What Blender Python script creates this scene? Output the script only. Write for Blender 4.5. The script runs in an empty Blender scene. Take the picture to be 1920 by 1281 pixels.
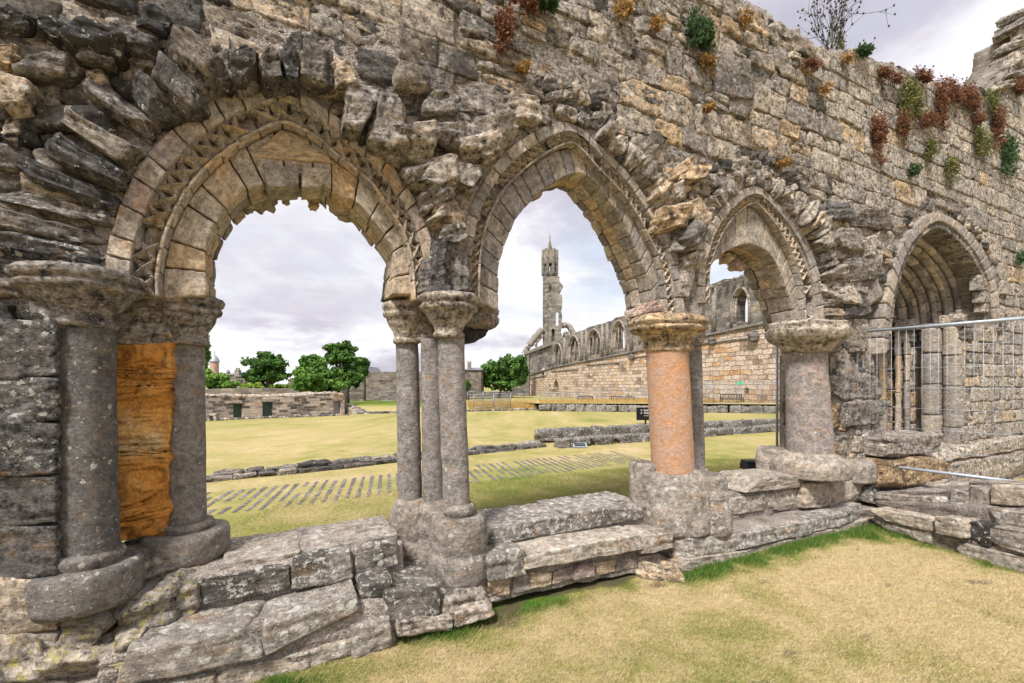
import bpy, math, random
import numpy as np
from mathutils import Vector, geometry
random.seed(7); RS = np.random.RandomState(11)
S = bpy.context.scene
# ------------------------------------------------------------------ camera
F = 860.0; CX = 960.0; HY = 720.0; EYE = 2.08      # focal length / principal point / horizon in photograph pixels
cam = bpy.data.objects.new('camera', bpy.data.cameras.new('camera'))
S.collection.objects.link(cam); S.camera = cam
cam.location = (0, 0, EYE); cam.rotation_euler = (math.radians(90), 0, 0)
cam.data.sensor_width = 36; cam.data.lens = F/1920*36
cam.data.shift_y = (HY-640.5)/1920; cam.data.clip_end = 5000; cam.data.clip_start = .05
S.render.resolution_x = 1024; S.render.resolution_y = 683
# ------------------------------------------------------------------ world, sun, exposure
SUN_EL, SUN_AZ = math.radians(52), math.radians(205)
W = bpy.data.worlds.new('World'); S.world = W; W.use_nodes = True
nt = W.node_tree; nt.nodes.clear()
def N(t, kind, **kw):
    n = t.nodes.new(kind)
    for k, v in kw.items():
        if k.startswith('i_'):
            key = k[2:].replace('_', ' ')
            n.inputs[int(key) if key.isdigit() else key].default_value = v
        else: setattr(n, k, v)
    return n
def ramp(t, fac, stops, interp='LINEAR'):
    r = t.nodes.new('ShaderNodeValToRGB'); cr = r.color_ramp; cr.interpolation = interp
    while len(cr.elements) < len(stops): cr.elements.new(.5)
    for e, (p, c) in zip(cr.elements, stops):
        e.position = p; e.color = (c, c, c, 1) if isinstance(c, (int, float)) else (*c, 1)
    t.links.new(fac, r.inputs[0]); return r.outputs[0]
def math_(t, op, a, b=None, clamp=False):
    m = t.nodes.new('ShaderNodeMath'); m.operation = op; m.use_clamp = clamp
    for i, v in enumerate((a, b)):
        if v is None: continue
        if isinstance(v, (int, float)): m.inputs[i].default_value = v
        else: t.links.new(v, m.inputs[i])
    return m.outputs[0]
def mix(t, fac, a, b, mode='MIX'):
    m = t.nodes.new('ShaderNodeMix'); m.data_type = 'RGBA'; m.blend_type = mode
    for idx, v in ((0, fac), (6, a), (7, b)):
        if isinstance(v, (int, float)): m.inputs[idx].default_value = v if idx == 0 else (v, v, v, 1)
        elif isinstance(v, tuple): m.inputs[idx].default_value = (*v, 1)
        else: t.links.new(v, m.inputs[idx])
    return m.outputs[2]
def noise(t, vec, scale, detail=5, rough=.6, dist=0.0):
    n = N(t, 'ShaderNodeTexNoise', i_Scale=scale, i_Detail=detail, i_Roughness=rough, i_Distortion=dist)
    if vec is not None: t.links.new(vec, n.inputs['Vector'])
    return n.outputs['Fac']
def vmul(t, vec, xyz):
    m = N(t, 'ShaderNodeMapping'); m.inputs['Scale'].default_value = xyz
    t.links.new(vec, m.inputs['Vector']); return m.outputs[0]
tc = N(nt, 'ShaderNodeTexCoord'); sep = N(nt, 'ShaderNodeSeparateXYZ'); nt.links.new(tc.outputs['Generated'], sep.inputs[0])
zc_ = math_(nt, 'ADD', math_(nt, 'MAXIMUM', sep.outputs[2], 0.0), .22)
comb = N(nt, 'ShaderNodeCombineXYZ')
nt.links.new(math_(nt, 'DIVIDE', sep.outputs[0], zc_), comb.inputs[0]); nt.links.new(math_(nt, 'DIVIDE', sep.outputs[1], zc_), comb.inputs[1])
cl1 = noise(nt, comb.outputs[0], .85, 9, .56, .25)
mp2 = N(nt, 'ShaderNodeMapping'); mp2.inputs['Location'].default_value = (3.35, 1.25, 0); nt.links.new(comb.outputs[0], mp2.inputs[0])
cl2 = noise(nt, mp2.outputs[0], .62, 8, .6, .2)
sky = N(nt, 'ShaderNodeTexSky', sky_type='NISHITA', sun_disc=False, sun_elevation=SUN_EL, sun_rotation=SUN_AZ)
cover = ramp(nt, cl1, [(.33, 0.0), (.5, 1.0)])
cloud = ramp(nt, cl2, [(.33, (8.6, 8.4, 8.9)), (.52, (9.2, 9.1, 9.4)), (.60, (5.9, 5.65, 6.5)), (.72, (3.9, 3.75, 4.5))])
bl = mix(nt, .55, sky.outputs[0], (8.2, 8.7, 9.5))
def blob(cx, cy, rx, ry):
    dx = math_(nt, 'DIVIDE', math_(nt, 'SUBTRACT', sx_.outputs[0], cx), rx); dy = math_(nt, 'DIVIDE', math_(nt, 'SUBTRACT', sx_.outputs[1], cy), ry)
    r2 = math_(nt, 'ADD', math_(nt, 'MULTIPLY', dx, dx), math_(nt, 'MULTIPLY', dy, dy)); return math_(nt, 'SUBTRACT', 1.0, r2, True)
sx_ = N(nt, 'ShaderNodeSeparateXYZ'); nt.links.new(comb.outputs[0], sx_.inputs[0])
cl3 = noise(nt, comb.outputs[0], 2.6, 8, .6, .35)
gm = math_(nt, 'MULTIPLY', blob(-.95, 2.05, .62, 1.0), ramp(nt, cl3, [(.36, .25), (.58, 1.0)]))
bm = math_(nt, 'MULTIPLY', blob(.36, 2.0, .30, .55), ramp(nt, cl3, [(.35, 1.0), (.6, .2)]))
skyc = mix(nt, cover, bl, cloud); skyc = mix(nt, math_(nt, 'MULTIPLY', gm, .95, True), skyc, (6.3, 6.1, 6.8)); skyc = mix(nt, math_(nt, 'MULTIPLY', bm, .8, True), skyc, (5.6, 6.6, 8.2))
bg = N(nt, 'ShaderNodeBackground', i_Strength=.072); nt.links.new(skyc, bg.inputs[0])
wo = N(nt, 'ShaderNodeOutputWorld'); nt.links.new(bg.outputs[0], wo.inputs[0])
sl = bpy.data.lights.new('sun', 'SUN'); sl.energy = 3.9; sl.angle = math.radians(10); sl.color = (1, .96, .9)
so = bpy.data.objects.new('sun', sl); S.collection.objects.link(so)
sd = Vector((math.sin(SUN_AZ)*math.cos(SUN_EL), math.cos(SUN_AZ)*math.cos(SUN_EL), math.sin(SUN_EL)))
so.rotation_euler = sd.to_track_quat('Z', 'Y').to_euler(); so.location = (0, -5, 12)
S.view_settings.view_transform = 'Standard'; S.view_settings.look = 'None'; S.view_settings.gamma = 1
S.view_settings.exposure = .72
# ------------------------------------------------------------------ numeric helpers
def ray(x, y): return np.array([(x-CX)/F, 1.0, -(y-HY)/F])
def at(x, y, Y): r = ray(x, y)*Y; return np.array([r[0], r[1], EYE+r[2]])       # pixel at depth Y
class Frame:                                     # a vertical plane: u along it, z up, w towards the camera side
    def __init__(s, O, d):
        s.O = np.array(O, float); d = np.array(d, float); s.d = d/np.hypot(*d); s.n = np.array([s.d[1], -s.d[0]])
    def P(s, u, z, w):
        u, z, w = np.broadcast_arrays(np.asarray(u, float), np.asarray(z, float), np.asarray(w, float))
        return np.stack([s.O[0]+u*s.d[0]+w*s.n[0], s.O[1]+u*s.d[1]+w*s.n[1], z], -1)
    def px(s, x, y, w=0.0):                      # pixel -> (u, z) on the plane shifted by w
        r = ray(x, y); Y = (w+s.n@s.O)/(s.n@r[:2]); p = r*Y
        return float((p[:2]-s.O)@s.d), float(EYE+p[2])
    def Y(s, x, w=0.0):
        r = ray(x, 0); return float((w+s.n@s.O)/(s.n@r[:2]))
def proj(P):
    P = np.asarray(P); return CX+F*P[..., 0]/P[..., 1], HY-F*(P[..., 2]-EYE)/P[..., 1]
WALL = Frame((-.52, 3.98), (2, 1))
def _h(ix, iy, iz, seed):
    h = (ix*374761393+iy*668265263+iz*2147483647+seed*1274126177) & 0xffffffff
    h = ((h ^ (h >> 13))*1274126177) & 0xffffffff
    return ((h ^ (h >> 16)) & 0xffff)/65535.0
def vn(P, seed=0):
    P = np.asarray(P, float); i = np.floor(P).astype(np.int64); f = P-i; f = f*f*(3-2*f); r = 0
    for a in (0, 1):
        for b in (0, 1):
            for c in (0, 1):
                wgt = (f[..., 0] if a else 1-f[..., 0])*(f[..., 1] if b else 1-f[..., 1])*(f[..., 2] if c else 1-f[..., 2])
                r = r+wgt*_h(i[..., 0]+a, i[..., 1]+b, i[..., 2]+c, seed)
    return r*2-1
def fbm(P, seed=0, o=3, g=.5):
    P = np.asarray(P, float); r = 0; a = 1
    for k in range(o): r = r+a*vn(P, seed+k*17); P = P*2.03; a *= g
    return r
def inside(poly, x, y):
    x = np.asarray(x, float); y = np.asarray(y, float); c = np.zeros(x.shape, bool); n = len(poly)
    for i in range(n):
        x1, y1 = poly[i]; x2, y2 = poly[i-1]
        if y1 == y2: continue
        c ^= ((y1 > y) != (y2 > y)) & (x < (x2-x1)*(y-y1)/(y2-y1)+x1)
    return c
def resample(pts, n=160, smooth=True):
    p = np.asarray(pts, float)
    if smooth and len(p) > 2:
        q = np.vstack([2*p[0]-p[1], p, 2*p[-1]-p[-2]]); out = []
        for i in range(1, len(q)-2):
            for t in np.linspace(0, 1, 9)[:-1]:
                out.append(.5*((2*q[i])+(-q[i-1]+q[i+1])*t+(2*q[i-1]-5*q[i]+4*q[i+1]-q[i+2])*t*t+(-q[i-1]+3*q[i]-3*q[i+1]+q[i+2])*t**3))
        out.append(q[-2]); p = np.array(out)
    L = np.r_[0, np.cumsum(np.hypot(*np.diff(p, axis=0).T))]; s = np.linspace(0, L[-1], n)
    return np.stack([np.interp(s, L, p[:, 0]), np.interp(s, L, p[:, 1])], -1)
def cv(c, s):
    s = np.clip(np.asarray(s, float), 0, 1)*(len(c)-1); i = np.minimum(s.astype(int), len(c)-2); f = (s-i)[..., None]
    return c[i]*(1-f)+c[i+1]*f
def offset(c, d):
    t = np.gradient(c, axis=0); t /= np.linalg.norm(t, axis=1)[:, None]+1e-9
    return c+np.stack([-t[:, 1], t[:, 0]], -1)*d          # outward (up/left of a left-to-right arch)
# ------------------------------------------------------------------ mesh buffer
class Buf:
    def __init__(s): s.V = []; s.Q = []; s.T = []; s.L = []; s.R = []; s.n = 0
    def add(s, V, Q=None, T=None, L=None, R=(.4, .3, .2)):
        V = np.asarray(V, float).reshape(-1, 3); m = len(V)
        if Q is not None and len(Q): s.Q.append(np.asarray(Q)+s.n)
        if T is not None and len(T): s.T.append(np.asarray(T)+s.n)
        s.V.append(V); s.L.append(V if L is None else np.asarray(L, float).reshape(-1, 3))
        R = np.asarray(R, float); s.R.append(np.tile(R, (m, 1)) if R.ndim == 1 else R.reshape(-1, 3)); s.n += m
    def build(s, name, mat, parent=None, smooth=True, origin=None, label=None):
        me = bpy.data.meshes.new(name); V = np.vstack(s.V)
        org = np.zeros(3) if origin is None else np.array(origin, float)
        if parent is not None: org = np.array(ORG.get(parent.name, (0, 0, 0)), float)
        me.vertices.add(len(V)); me.vertices.foreach_set('co', (V-org).ravel())
        Q = np.vstack(s.Q) if s.Q else np.zeros((0, 4), int); T = np.vstack(s.T) if s.T else np.zeros((0, 3), int)
        me.loops.add(Q.size+T.size); me.loops.foreach_set('vertex_index', np.r_[Q.ravel(), T.ravel()].astype(np.int32))
        me.polygons.add(len(Q)+len(T))
        me.polygons.foreach_set('loop_start', np.r_[np.arange(len(Q))*4, Q.size+np.arange(len(T))*3].astype(np.int32))
        me.polygons.foreach_set('loop_total', np.r_[np.full(len(Q), 4), np.full(len(T), 3)].astype(np.int32))
        me.polygons.foreach_set('use_smooth', np.full(len(Q)+len(T), smooth))
        a = me.attributes.new('lc', 'FLOAT_VECTOR', 'POINT'); a.data.foreach_set('vector', np.vstack(s.L).ravel())
        c = me.attributes.new('rnd', 'FLOAT_COLOR', 'POINT'); R = np.vstack(s.R); c.data.foreach_set('color', np.c_[R, np.ones(len(R))].ravel())
        me.update(calc_edges=True); me.validate(); me.materials.append(mat)
        o = bpy.data.objects.new(name, me); S.collection.objects.link(o)
        ORG[o.name] = org
        if parent is not None: o.parent = parent
        else: o.location = org
        if label: o['label'] = label
        return o
ORG = {}                                         # world origin of every object built
def tag(o, label=None, cat=None, group=None, kind=None):
    for k, v in (('label', label), ('category', cat), ('group', group), ('kind', kind)):
        if v: o[k] = v
    return o
def thing(name, loc, label, cat, group=None):
    o = bpy.data.objects.new(name, None); S.collection.objects.link(o); o.location = [float(a) for a in loc]; o.empty_display_size = .1
    ORG[o.name] = np.array(loc, float); return tag(o, label, cat, group)
_cube = {}
def cube(n, nz):
    if (n, nz) in _cube: return _cube[n, nz]
    idx = {}; V = []; Q = []
    def v(a, b, c):
        k = (a, b, c)
        if k not in idx: idx[k] = len(V); V.append((2*a/n-1, 2*b/n-1, 2*c/nz-1))
        return idx[k]
    for a in range(n):
        for b in range(n): Q.append((v(a, b, nz), v(a+1, b, nz), v(a+1, b+1, nz), v(a, b+1, nz)))
    for c in range(nz):
        for a in range(n):
            Q.append((v(a, 0, c), v(a+1, 0, c), v(a+1, 0, c+1), v(a, 0, c+1)))
            Q.append((v(a+1, n, c), v(a, n, c), v(a, n, c+1), v(a+1, n, c+1)))
            Q.append((v(0, a+1, c), v(0, a, c), v(0, a, c+1), v(0, a+1, c+1)))
            Q.append((v(n, a, c), v(n, a+1, c), v(n, a+1, c+1), v(n, a, c+1)))
    V = np.array(V, float); V[:, :2] = .45*V[:, :2]+.55*np.sin(V[:, :2]*math.pi/2); _cube[n, nz] = (V, np.array(Q)); return _cube[n, nz]
def tone(kind='wall'):
    r = random.random
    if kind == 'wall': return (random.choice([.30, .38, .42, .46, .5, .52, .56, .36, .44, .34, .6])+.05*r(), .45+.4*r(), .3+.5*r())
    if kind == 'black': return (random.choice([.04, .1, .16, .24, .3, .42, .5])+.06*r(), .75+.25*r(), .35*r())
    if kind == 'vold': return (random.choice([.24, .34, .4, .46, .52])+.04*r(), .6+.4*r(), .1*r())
    if kind == 'dark': return (random.choice([.12, .2, .26, .32, .4, .5])+.06*r(), .6+.4*r(), .25*r())
    if kind == 'vous': return (random.choice([.46, .52, .56, .9, .5, .91, .58, .48, .54, .62])+.03*r(), .05+.28*r(), .1*r())
    if kind == 'vgrey': return (random.choice([.32, .4, .45, .96, .5, .42, .38])+.03*r(), .25+.4*r(), .1+.2*r())
    if kind == 'tooth': return (random.choice([.5, .55, .58, .46])+.03*r(), .05+.2*r(), .1)
    if kind == 'honey': return (random.choice([.50, .55, .59, .6, .48, .61])+.03*r(), .3+.3*r(), .05)
    if kind == 'bench': return (random.choice([.28, .36, .42, .47])+.04*r(), .5+.35*r(), .5+.5*r())
    if kind == 'brown': return (random.choice([.5, .58, .62, .44, .9])+.04*r(), .5+.3*r(), .05)
def block(buf, mapf, w0, depth, size, n=10, nz=5, k=7, amp=.012, fr=5, chips=0, R=None, frame=WALL, ang=0.0, bed=0.0):
    """a dressed or broken stone; mapf takes x, y in -1..1 and gives u, z"""
    V, Q = cube(n, nz); seed = random.randrange(9999)
    half = np.array([size[0]/2, size[1]/2, depth/2]); r = min(half)*min(.95, 2.2/k); p = V*half
    inn = np.clip(p, -(half-r), half-r); dd = p-inn; dl = np.linalg.norm(dd, axis=1); dd = dd/np.maximum(dl, 1e-9)[:, None]; q = (inn+dd*r)/half
    for _ in range(chips):
        d = RS.normal(size=3); d[2] = abs(d[2])*.9; d /= np.linalg.norm(d); lim = (np.abs(d).sum())*(random.uniform(.72, .92) if k >= 12 else random.uniform(.54, .84))
        e = q@d-lim; q = q-np.where(e > 0, e, 0)[:, None]*d
    loc = q*half+RS.uniform(-40, 40, 3)
    nn = dd
    disp = fbm(loc*fr, seed, 3)*amp*.8+fbm(loc*fr*np.array([1, 3.2, 1])*1.4, seed+5, 3)*amp*.7-np.maximum(0, .2-np.abs(vn(loc*fr*np.array([1, 2.6, 1])*2.3, seed+9)))*amp*1.5
    if bed:
        ax = 1 if half[1] < half[0] else 0; sc_ = np.array([1.5, 1.5, 1.5]); sc_[ax] = 26; disp = disp+bed*vn(loc*sc_+.5*fbm(loc*3, seed+2, 2)[:, None], seed+3)*(np.abs(dd[:, ax]) < .8)
    q = q+nn*(disp[:, None]/half)
    uz = mapf(q[:, 0], q[:, 1]); w = w0-depth/2+q[:, 2]*depth/2
    if ang:
        w = w+ang*(q[:, 1])*size[1]
    buf.add(frame.P(uz[..., 0], uz[..., 1], w), Q, L=loc, R=tone() if R is None else R)
def quad(c):                                     # c: bl, br, tr, tl in (u, z)
    c = np.asarray(c, float)
    def f(x, y):
        a = ((x+1)/2)[:, None]; b = ((y+1)/2)[:, None]
        return (c[0]*(1-a)+c[1]*a)*(1-b)+(c[3]*(1-a)+c[2]*a)*b
    return f
def qsize(c):
    c = np.asarray(c, float); return (np.linalg.norm(c[1]-c[0])+np.linalg.norm(c[2]-c[3]))/2, (np.linalg.norm(c[3]-c[0])+np.linalg.norm(c[2]-c[1]))/2
def stone(buf, c, w0, depth, **kw): block(buf, quad(c), w0, depth, qsize(c), **kw)
def pstone(buf, pts, w0, depth, frame=WALL, **kw):             # front face traced in photo pixels: bl, br, tr, tl
    c = [frame.px(x, y, w0) for x, y in pts]; stone(buf, c, w0, depth, frame=frame, **kw)
def rstone(buf, x0, y0, x1, y1, w0, depth, slope=None, **kw):  # upright rectangle in pixels with perspective-correct courses
    fr = kw.get('frame', WALL); u0, za = fr.px(x0, y0, w0); u1, _ = fr.px(x1, y0, w0); _, zb = fr.px(x0, y1, w0)
    stone(buf, [(u0, zb), (u1, zb), (u1, za), (u0, za)], w0, depth, **kw)
def lathe(buf, c, prof, seg=40, amp=.004, fr=6, R=(.3, .4, .3), ell=(1, 1), rot=0.0, lean=0.0):
    """c = (x, y) world, prof = [(r, z)] from top to bottom"""
    rr, zz = [], []
    for (r0, z0), (r1, z1) in zip(prof[:-1], prof[1:]):
        m = max(1, min(30, int(math.hypot(r1-r0, z1-z0)/.025)))
        for t in range(m): rr.append(r0+(r1-r0)*t/m); zz.append(z0+(z1-z0)*t/m)
    rr.append(prof[-1][0]); zz.append(prof[-1][1]); rr = np.array(rr); zz = np.array(zz); m = len(rr)
    a = np.linspace(0, 2*math.pi, seg, endpoint=False)
    A, RR = np.meshgrid(a, rr); ZZ = np.repeat(zz[:, None], seg, 1)
    lx, ly = RR*np.cos(A), RR*np.sin(A); off = RS.uniform(-30, 30, 3)
    L = np.stack([lx, ZZ, ly], -1)+off; d = fbm(L*fr, 3, 3)*amp
    x = (lx+d*np.cos(A))*ell[0]+lean*(ZZ.max()-ZZ)/max(ZZ.max()-ZZ.min(), 1e-3); y = (ly+d*np.sin(A))*ell[1]; cr, sr = math.cos(rot), math.sin(rot)
    V = np.stack([c[0]+x*cr-y*sr, c[1]+x*sr+y*cr, ZZ+d*.5], -1)
    i = np.arange(m-1)[:, None]*seg; j = np.arange(seg)[None]; k = (j+1) % seg
    Q = np.stack([i+j, i+seg+j, i+seg+k, i+k], -1).reshape(-1, 4)
    n0 = m*seg; Vt = [[c[0], c[1], zz[0]], [c[0], c[1], zz[-1]]]
    T = [(n0, jj, (jj+1) % seg) for jj in range(seg)]+[(n0+1, (m-1)*seg+(jj+1) % seg, (m-1)*seg+jj) for jj in range(seg)]
    buf.add(np.vstack([V.reshape(-1, 3), Vt]), Q, T, L=np.vstack([L.reshape(-1, 3), [off, off]]), R=R)
def wlathe(buf, xc, w, prof, frame=WALL, lean=0.0, **kw):      # centre and profile in pixels, (half width, y)
    Yc = frame.Y(xc, w); u, _ = frame.px(xc, 700, w); p = frame.P(u, 0, w); s = F/Yc
    lathe(buf, p[:2], [(r/s, EYE-(y-HY)*(1-r/F)/s) for r, y in prof], lean=lean/s, **kw)
def slab(buf, outer, holes, frame, w0, thick, R=(.4, .3, .3)):
    """flat wall in a frame with real openings; outer / holes in (u, z)"""
    loops = [[Vector((a, b, 0)) for a, b in l] for l in [outer]+holes]
    T = np.array(geometry.tessellate_polygon(loops)); pts = np.array([p for l in [outer]+holes for p in l], float); n = len(pts)
    a = pts[T]; area = np.cross(a[:, 1]-a[:, 0], a[:, 2]-a[:, 0]); T[area < 0] = T[area < 0][:, ::-1]
    V = np.vstack([frame.P(pts[:, 0], pts[:, 1], w0), frame.P(pts[:, 0], pts[:, 1], w0-thick)])
    Q = []; s = 0
    for l in [outer]+holes:
        m = len(l)
        for i in range(m): Q.append((s+i, s+(i+1) % m, n+s+(i+1) % m, n+s+i))
        s += m
    L = np.c_[np.tile(pts, (2, 1)), np.r_[np.zeros(n), np.full(n, -thick)]]
    buf.add(V, Q, np.vstack([T, T[:, ::-1]+n]), L=L, R=R)
def box(buf, c, size, rz=0.0, R=(.4, .3, .3), bev=0.0):
    x, y, z = [v/2 for v in size]; cr, sr = math.cos(rz), math.sin(rz)
    P = np.array([(a*x, b*y, d*z) for d in (-1, 1) for a, b in ((-1, -1), (1, -1), (1, 1), (-1, 1))])
    V = np.stack([c[0]+P[:, 0]*cr-P[:, 1]*sr, c[1]+P[:, 0]*sr+P[:, 1]*cr, c[2]+P[:, 2]], -1)
    buf.add(V, [(0, 3, 2, 1), (4, 5, 6, 7), (0, 1, 5, 4), (1, 2, 6, 5), (2, 3, 7, 6), (3, 0, 4, 7)], L=P+c, R=R)
def tube(buf, pts, r, seg=6, R=(.5, .5, .5)):
    pts = np.asarray(pts, float); n = len(pts); rr = np.broadcast_to(np.asarray(r, float), (n,))
    t = np.gradient(pts, axis=0); t /= np.linalg.norm(t, axis=1)[:, None]+1e-9
    up = np.where(np.abs(t[:, 2:3]) > .9, np.array([[1., 0, 0]]), np.array([[0, 0, 1.]])); s = np.cross(t, up); s /= np.linalg.norm(s, axis=1)[:, None]+1e-9
    b = np.cross(s, t); a = np.linspace(0, 2*math.pi, seg, endpoint=False)
    V = pts[:, None]+rr[:, None, None]*(np.cos(a)[None, :, None]*s[:, None]+np.sin(a)[None, :, None]*b[:, None])
    i = np.arange(n-1)[:, None]*seg; j = np.arange(seg)[None]; k = (j+1) % seg
    Q = np.stack([i+j, i+k, i+seg+k, i+seg+j], -1).reshape(-1, 4)
    T = [(0, jj+1, jj) for jj in range(1, seg-1)]; T = [(0, jj+1, jj) for jj in range(1, seg-1)]+[((n-1)*seg, (n-1)*seg+jj, (n-1)*seg+jj+1) for jj in range(1, seg-1)]
    buf.add(V.reshape(-1, 3), Q, T, R=R)

# ------------------------------------------------------------------ materials
def newmat(name):
    m = bpy.data.materials.new(name); m.use_nodes = True; t = m.node_tree; t.nodes.clear()
    o = N(t, 'ShaderNodeOutputMaterial'); b = N(t, 'ShaderNodeBsdfPrincipled'); b.inputs['Roughness'].default_value = .9
    b.inputs['Specular IOR Level'].default_value = .25
    t.links.new(b.outputs[0], o.inputs[0]); return m, t, b
def bump(t, b, parts):
    prev = None
    for h, dist, st in parts:
        n = N(t, 'ShaderNodeBump', i_Strength=st, i_Distance=dist); t.links.new(h, n.inputs['Height'])
        if prev: t.links.new(prev, n.inputs['Normal'])
        prev = n.outputs[0]
    t.links.new(prev, b.inputs['Normal'])
PAL = [(p, (c[0]*1.02, c[1]*.985, c[2]*.995)) for p, c in [(0, (.045, .045, .047)), (.2, (.13, .125, .12)), (.4, (.27, .245, .21)), (.55, (.40, .345, .275)), (.68, (.43, .30, .16)),
       (.78, (.44, .20, .05)), (.84, (.40, .245, .155)), (.89, (.36, .275, .23)), (.94, (.275, .252, .235)), (1, (.215, .204, .192))]]
def stone_mat(name, grain=1.0, dark=1.0, strata=1.0, rel=1.0, lich=1.0, lcol=(.56, .55, .50), cv=1.0, shift=0.0):
    m, t, b = newmat(name)
    lc = N(t, 'ShaderNodeAttribute', attribute_name='lc').outputs['Vector']
    ra = N(t, 'ShaderNodeAttribute', attribute_name='rnd'); sp = N(t, 'ShaderNodeSeparateColor'); t.links.new(ra.outputs['Color'], sp.inputs[0])
    R, G, B = sp.outputs
    nb = noise(t, lc, 3.2*grain, 8, .68, .3); nf = noise(t, lc, 38*grain, 5, .75); nm = noise(t, lc, 8.5*grain, 7, .7)
    st = noise(t, vmul(t, lc, (2.2*grain, 16*grain, 2.2*grain)), 1.6, 6, .65, .8)
    rr = math_(t, 'ADD', R, math_(t, 'MULTIPLY', math_(t, 'SUBTRACT', nb, .5), .22), True)
    base = ramp(t, rr, PAL)
    nk = noise(t, lc, 17*grain, 6, .78); mixn = math_(t, 'ADD', math_(t, 'MULTIPLY', nm, .35), math_(t, 'ADD', math_(t, 'MULTIPLY', nf, .3), math_(t, 'MULTIPLY', nk, .35)))
    var = ramp(t, mixn, [(.40, 1-.82*cv), (.465, 1-.3*cv), (.5, 1.0), (.58, 1+.85*cv)])
    base = mix(t, 1.0, base, var, 'MULTIPLY')
    sv = ramp(t, st, [(.35, .62), (.5, 1.0), (.65, 1.25)]); base = mix(t, .75*strata, base, mix(t, 1.0, base, sv, 'MULTIPLY'))
    # rust and ochre staining
    rn = noise(t, vmul(t, lc, (1, 1.7, 1)), 5*grain, 6, .7); base = mix(t, ramp(t, rn, [(.57, 0.0), (.70, .6)]), base, (.33, .17, .05))
    # black weathering crust, its amount per stone in G
    th = math_(t, 'SUBTRACT', .80, math_(t, 'MULTIPLY', G, .40*dark)); dn = math_(t, 'ADD', math_(t, 'MULTIPLY', nb, .6), math_(t, 'MULTIPLY', nm, .4))
    df = math_(t, 'MULTIPLY', math_(t, 'SUBTRACT', dn, th), 9.0, True); base = mix(t, math_(t, 'MULTIPLY', df, .85), base, (.035, .033, .03))
    # pale lichen
    v = N(t, 'ShaderNodeTexVoronoi', i_Scale=11*grain, i_Randomness=1.0); t.links.new(lc, v.inputs['Vector'])
    lm = noise(t, lc, 4.3*grain, 5, .65)
    wob = math_(t, 'ADD', v.outputs['Distance'], math_(t, 'MULTIPLY', math_(t, 'SUBTRACT', nf, .5), .5))
    lf = math_(t, 'MULTIPLY', math_(t, 'LESS_THAN', wob, .25), math_(t, 'GREATER_THAN', math_(t, 'ADD', lm, math_(t, 'MULTIPLY', B, .2*lich)), .645))
    ln2 = noise(t, lc, 22*grain, 6, .8); lf2 = math_(t, 'MULTIPLY', math_(t, 'GREATER_THAN', math_(t, 'ADD', ln2, math_(t, 'MULTIPLY', B, .09*lich)), .64), .75)
    base = mix(t, math_(t, 'MAXIMUM', math_(t, 'MULTIPLY', lf, .8), lf2), base, lcol)
    t.links.new(base, b.inputs['Base Color'])
    pit = N(t, 'ShaderNodeTexVoronoi', i_Scale=26*grain); t.links.new(lc, pit.inputs['Vector'])
    ph = ramp(t, pit.outputs['Distance'], [(.0, 0.0), (.3, 1.0)])
    bump(t, b, [(nb, .05*rel, .7), (st, .045*rel*strata, .8), (nm, .05*rel, 1.0), (ph, .008*rel, .6), (nf, .02*rel, 1.0)])
    return m
M_STONE = stone_mat('weathered_sandstone', cv=1.12)
M_SHAFT = stone_mat('column_stone', 1.3, .8, .25, .7, .8, cv=.5)
M_MOULD = stone_mat('carved_stone', 1.3, .8, .6, .5, .5, cv=.6)
def slab_mat():
    m, t, b = newmat('ochre_sandstone'); lc = N(t, 'ShaderNodeAttribute', attribute_name='lc').outputs['Vector']
    mp = N(t, 'ShaderNodeMapping'); mp.inputs['Rotation'].default_value = (0, 0, -.6); mp.inputs['Scale'].default_value = (1.5, 3.6, 2); t.links.new(lc, mp.inputs['Vector'])
    sw = noise(t, mp.outputs[0], .8, 2.2, .45, 1.8); big = noise(t, lc, 1.6, 5, .6); f = noise(t, lc, 40, 5, .75)
    base = ramp(t, big, [(.3, (.26, .095, .025)), (.45, (.52, .22, .045)), (.56, (.60, .31, .09)), (.65, (.62, .46, .27))])
    rid = ramp(t, sw, [(.36, 1.1), (.44, .75), (.47, .5), (.5, 1.1), (.6, 1.15), (.64, .7), (.7, 1.1)])
    base = mix(t, .35, base, mix(t, 1.0, base, rid, 'MULTIPLY')); base = mix(t, 1.0, base, ramp(t, f, [(.3, .6), (.5, 1.0), (.7, 1.3)]), 'MULTIPLY')
    t.links.new(base, b.inputs['Base Color']); bump(t, b, [(sw, .42, 1.0), (big, .2, .8), (f, .012, .8)]); return m
M_SLAB = slab_mat()
M_BENCH = stone_mat('bench_stone', .8, 1.25, .5, 1.0, 1.1, cv=.62)
M_FAR = stone_mat('distant_stone', .5, .8, .8, 1.2, .5)
M_YLICH = stone_mat('yellow_lichened_stone', 1, .9, .6, 1, 1.1, (.42, .37, .12))
def mortar_mat():
    m, t, b = newmat('lime_mortar'); lc = N(t, 'ShaderNodeAttribute', attribute_name='lc').outputs['Vector']
    v = N(t, 'ShaderNodeTexVoronoi', i_Scale=75); t.links.new(lc, v.inputs['Vector']); n = noise(t, lc, 2.2, 7, .7); f = noise(t, lc, 60, 5, .8)
    base = ramp(t, n, [(.32, (.11, .095, .08)), (.47, (.25, .215, .185)), (.62, (.37, .32, .29))])
    base = mix(t, 1.0, base, ramp(t, v.outputs['Color'], [(0, .45), (1, 1.5)]), 'MULTIPLY')
    t.links.new(base, b.inputs['Base Color']); bump(t, b, [(n, .04, .6), (v.outputs['Distance'], .012, .9), (f, .01, .9)]); return m
M_MORTAR = mortar_mat()
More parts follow.
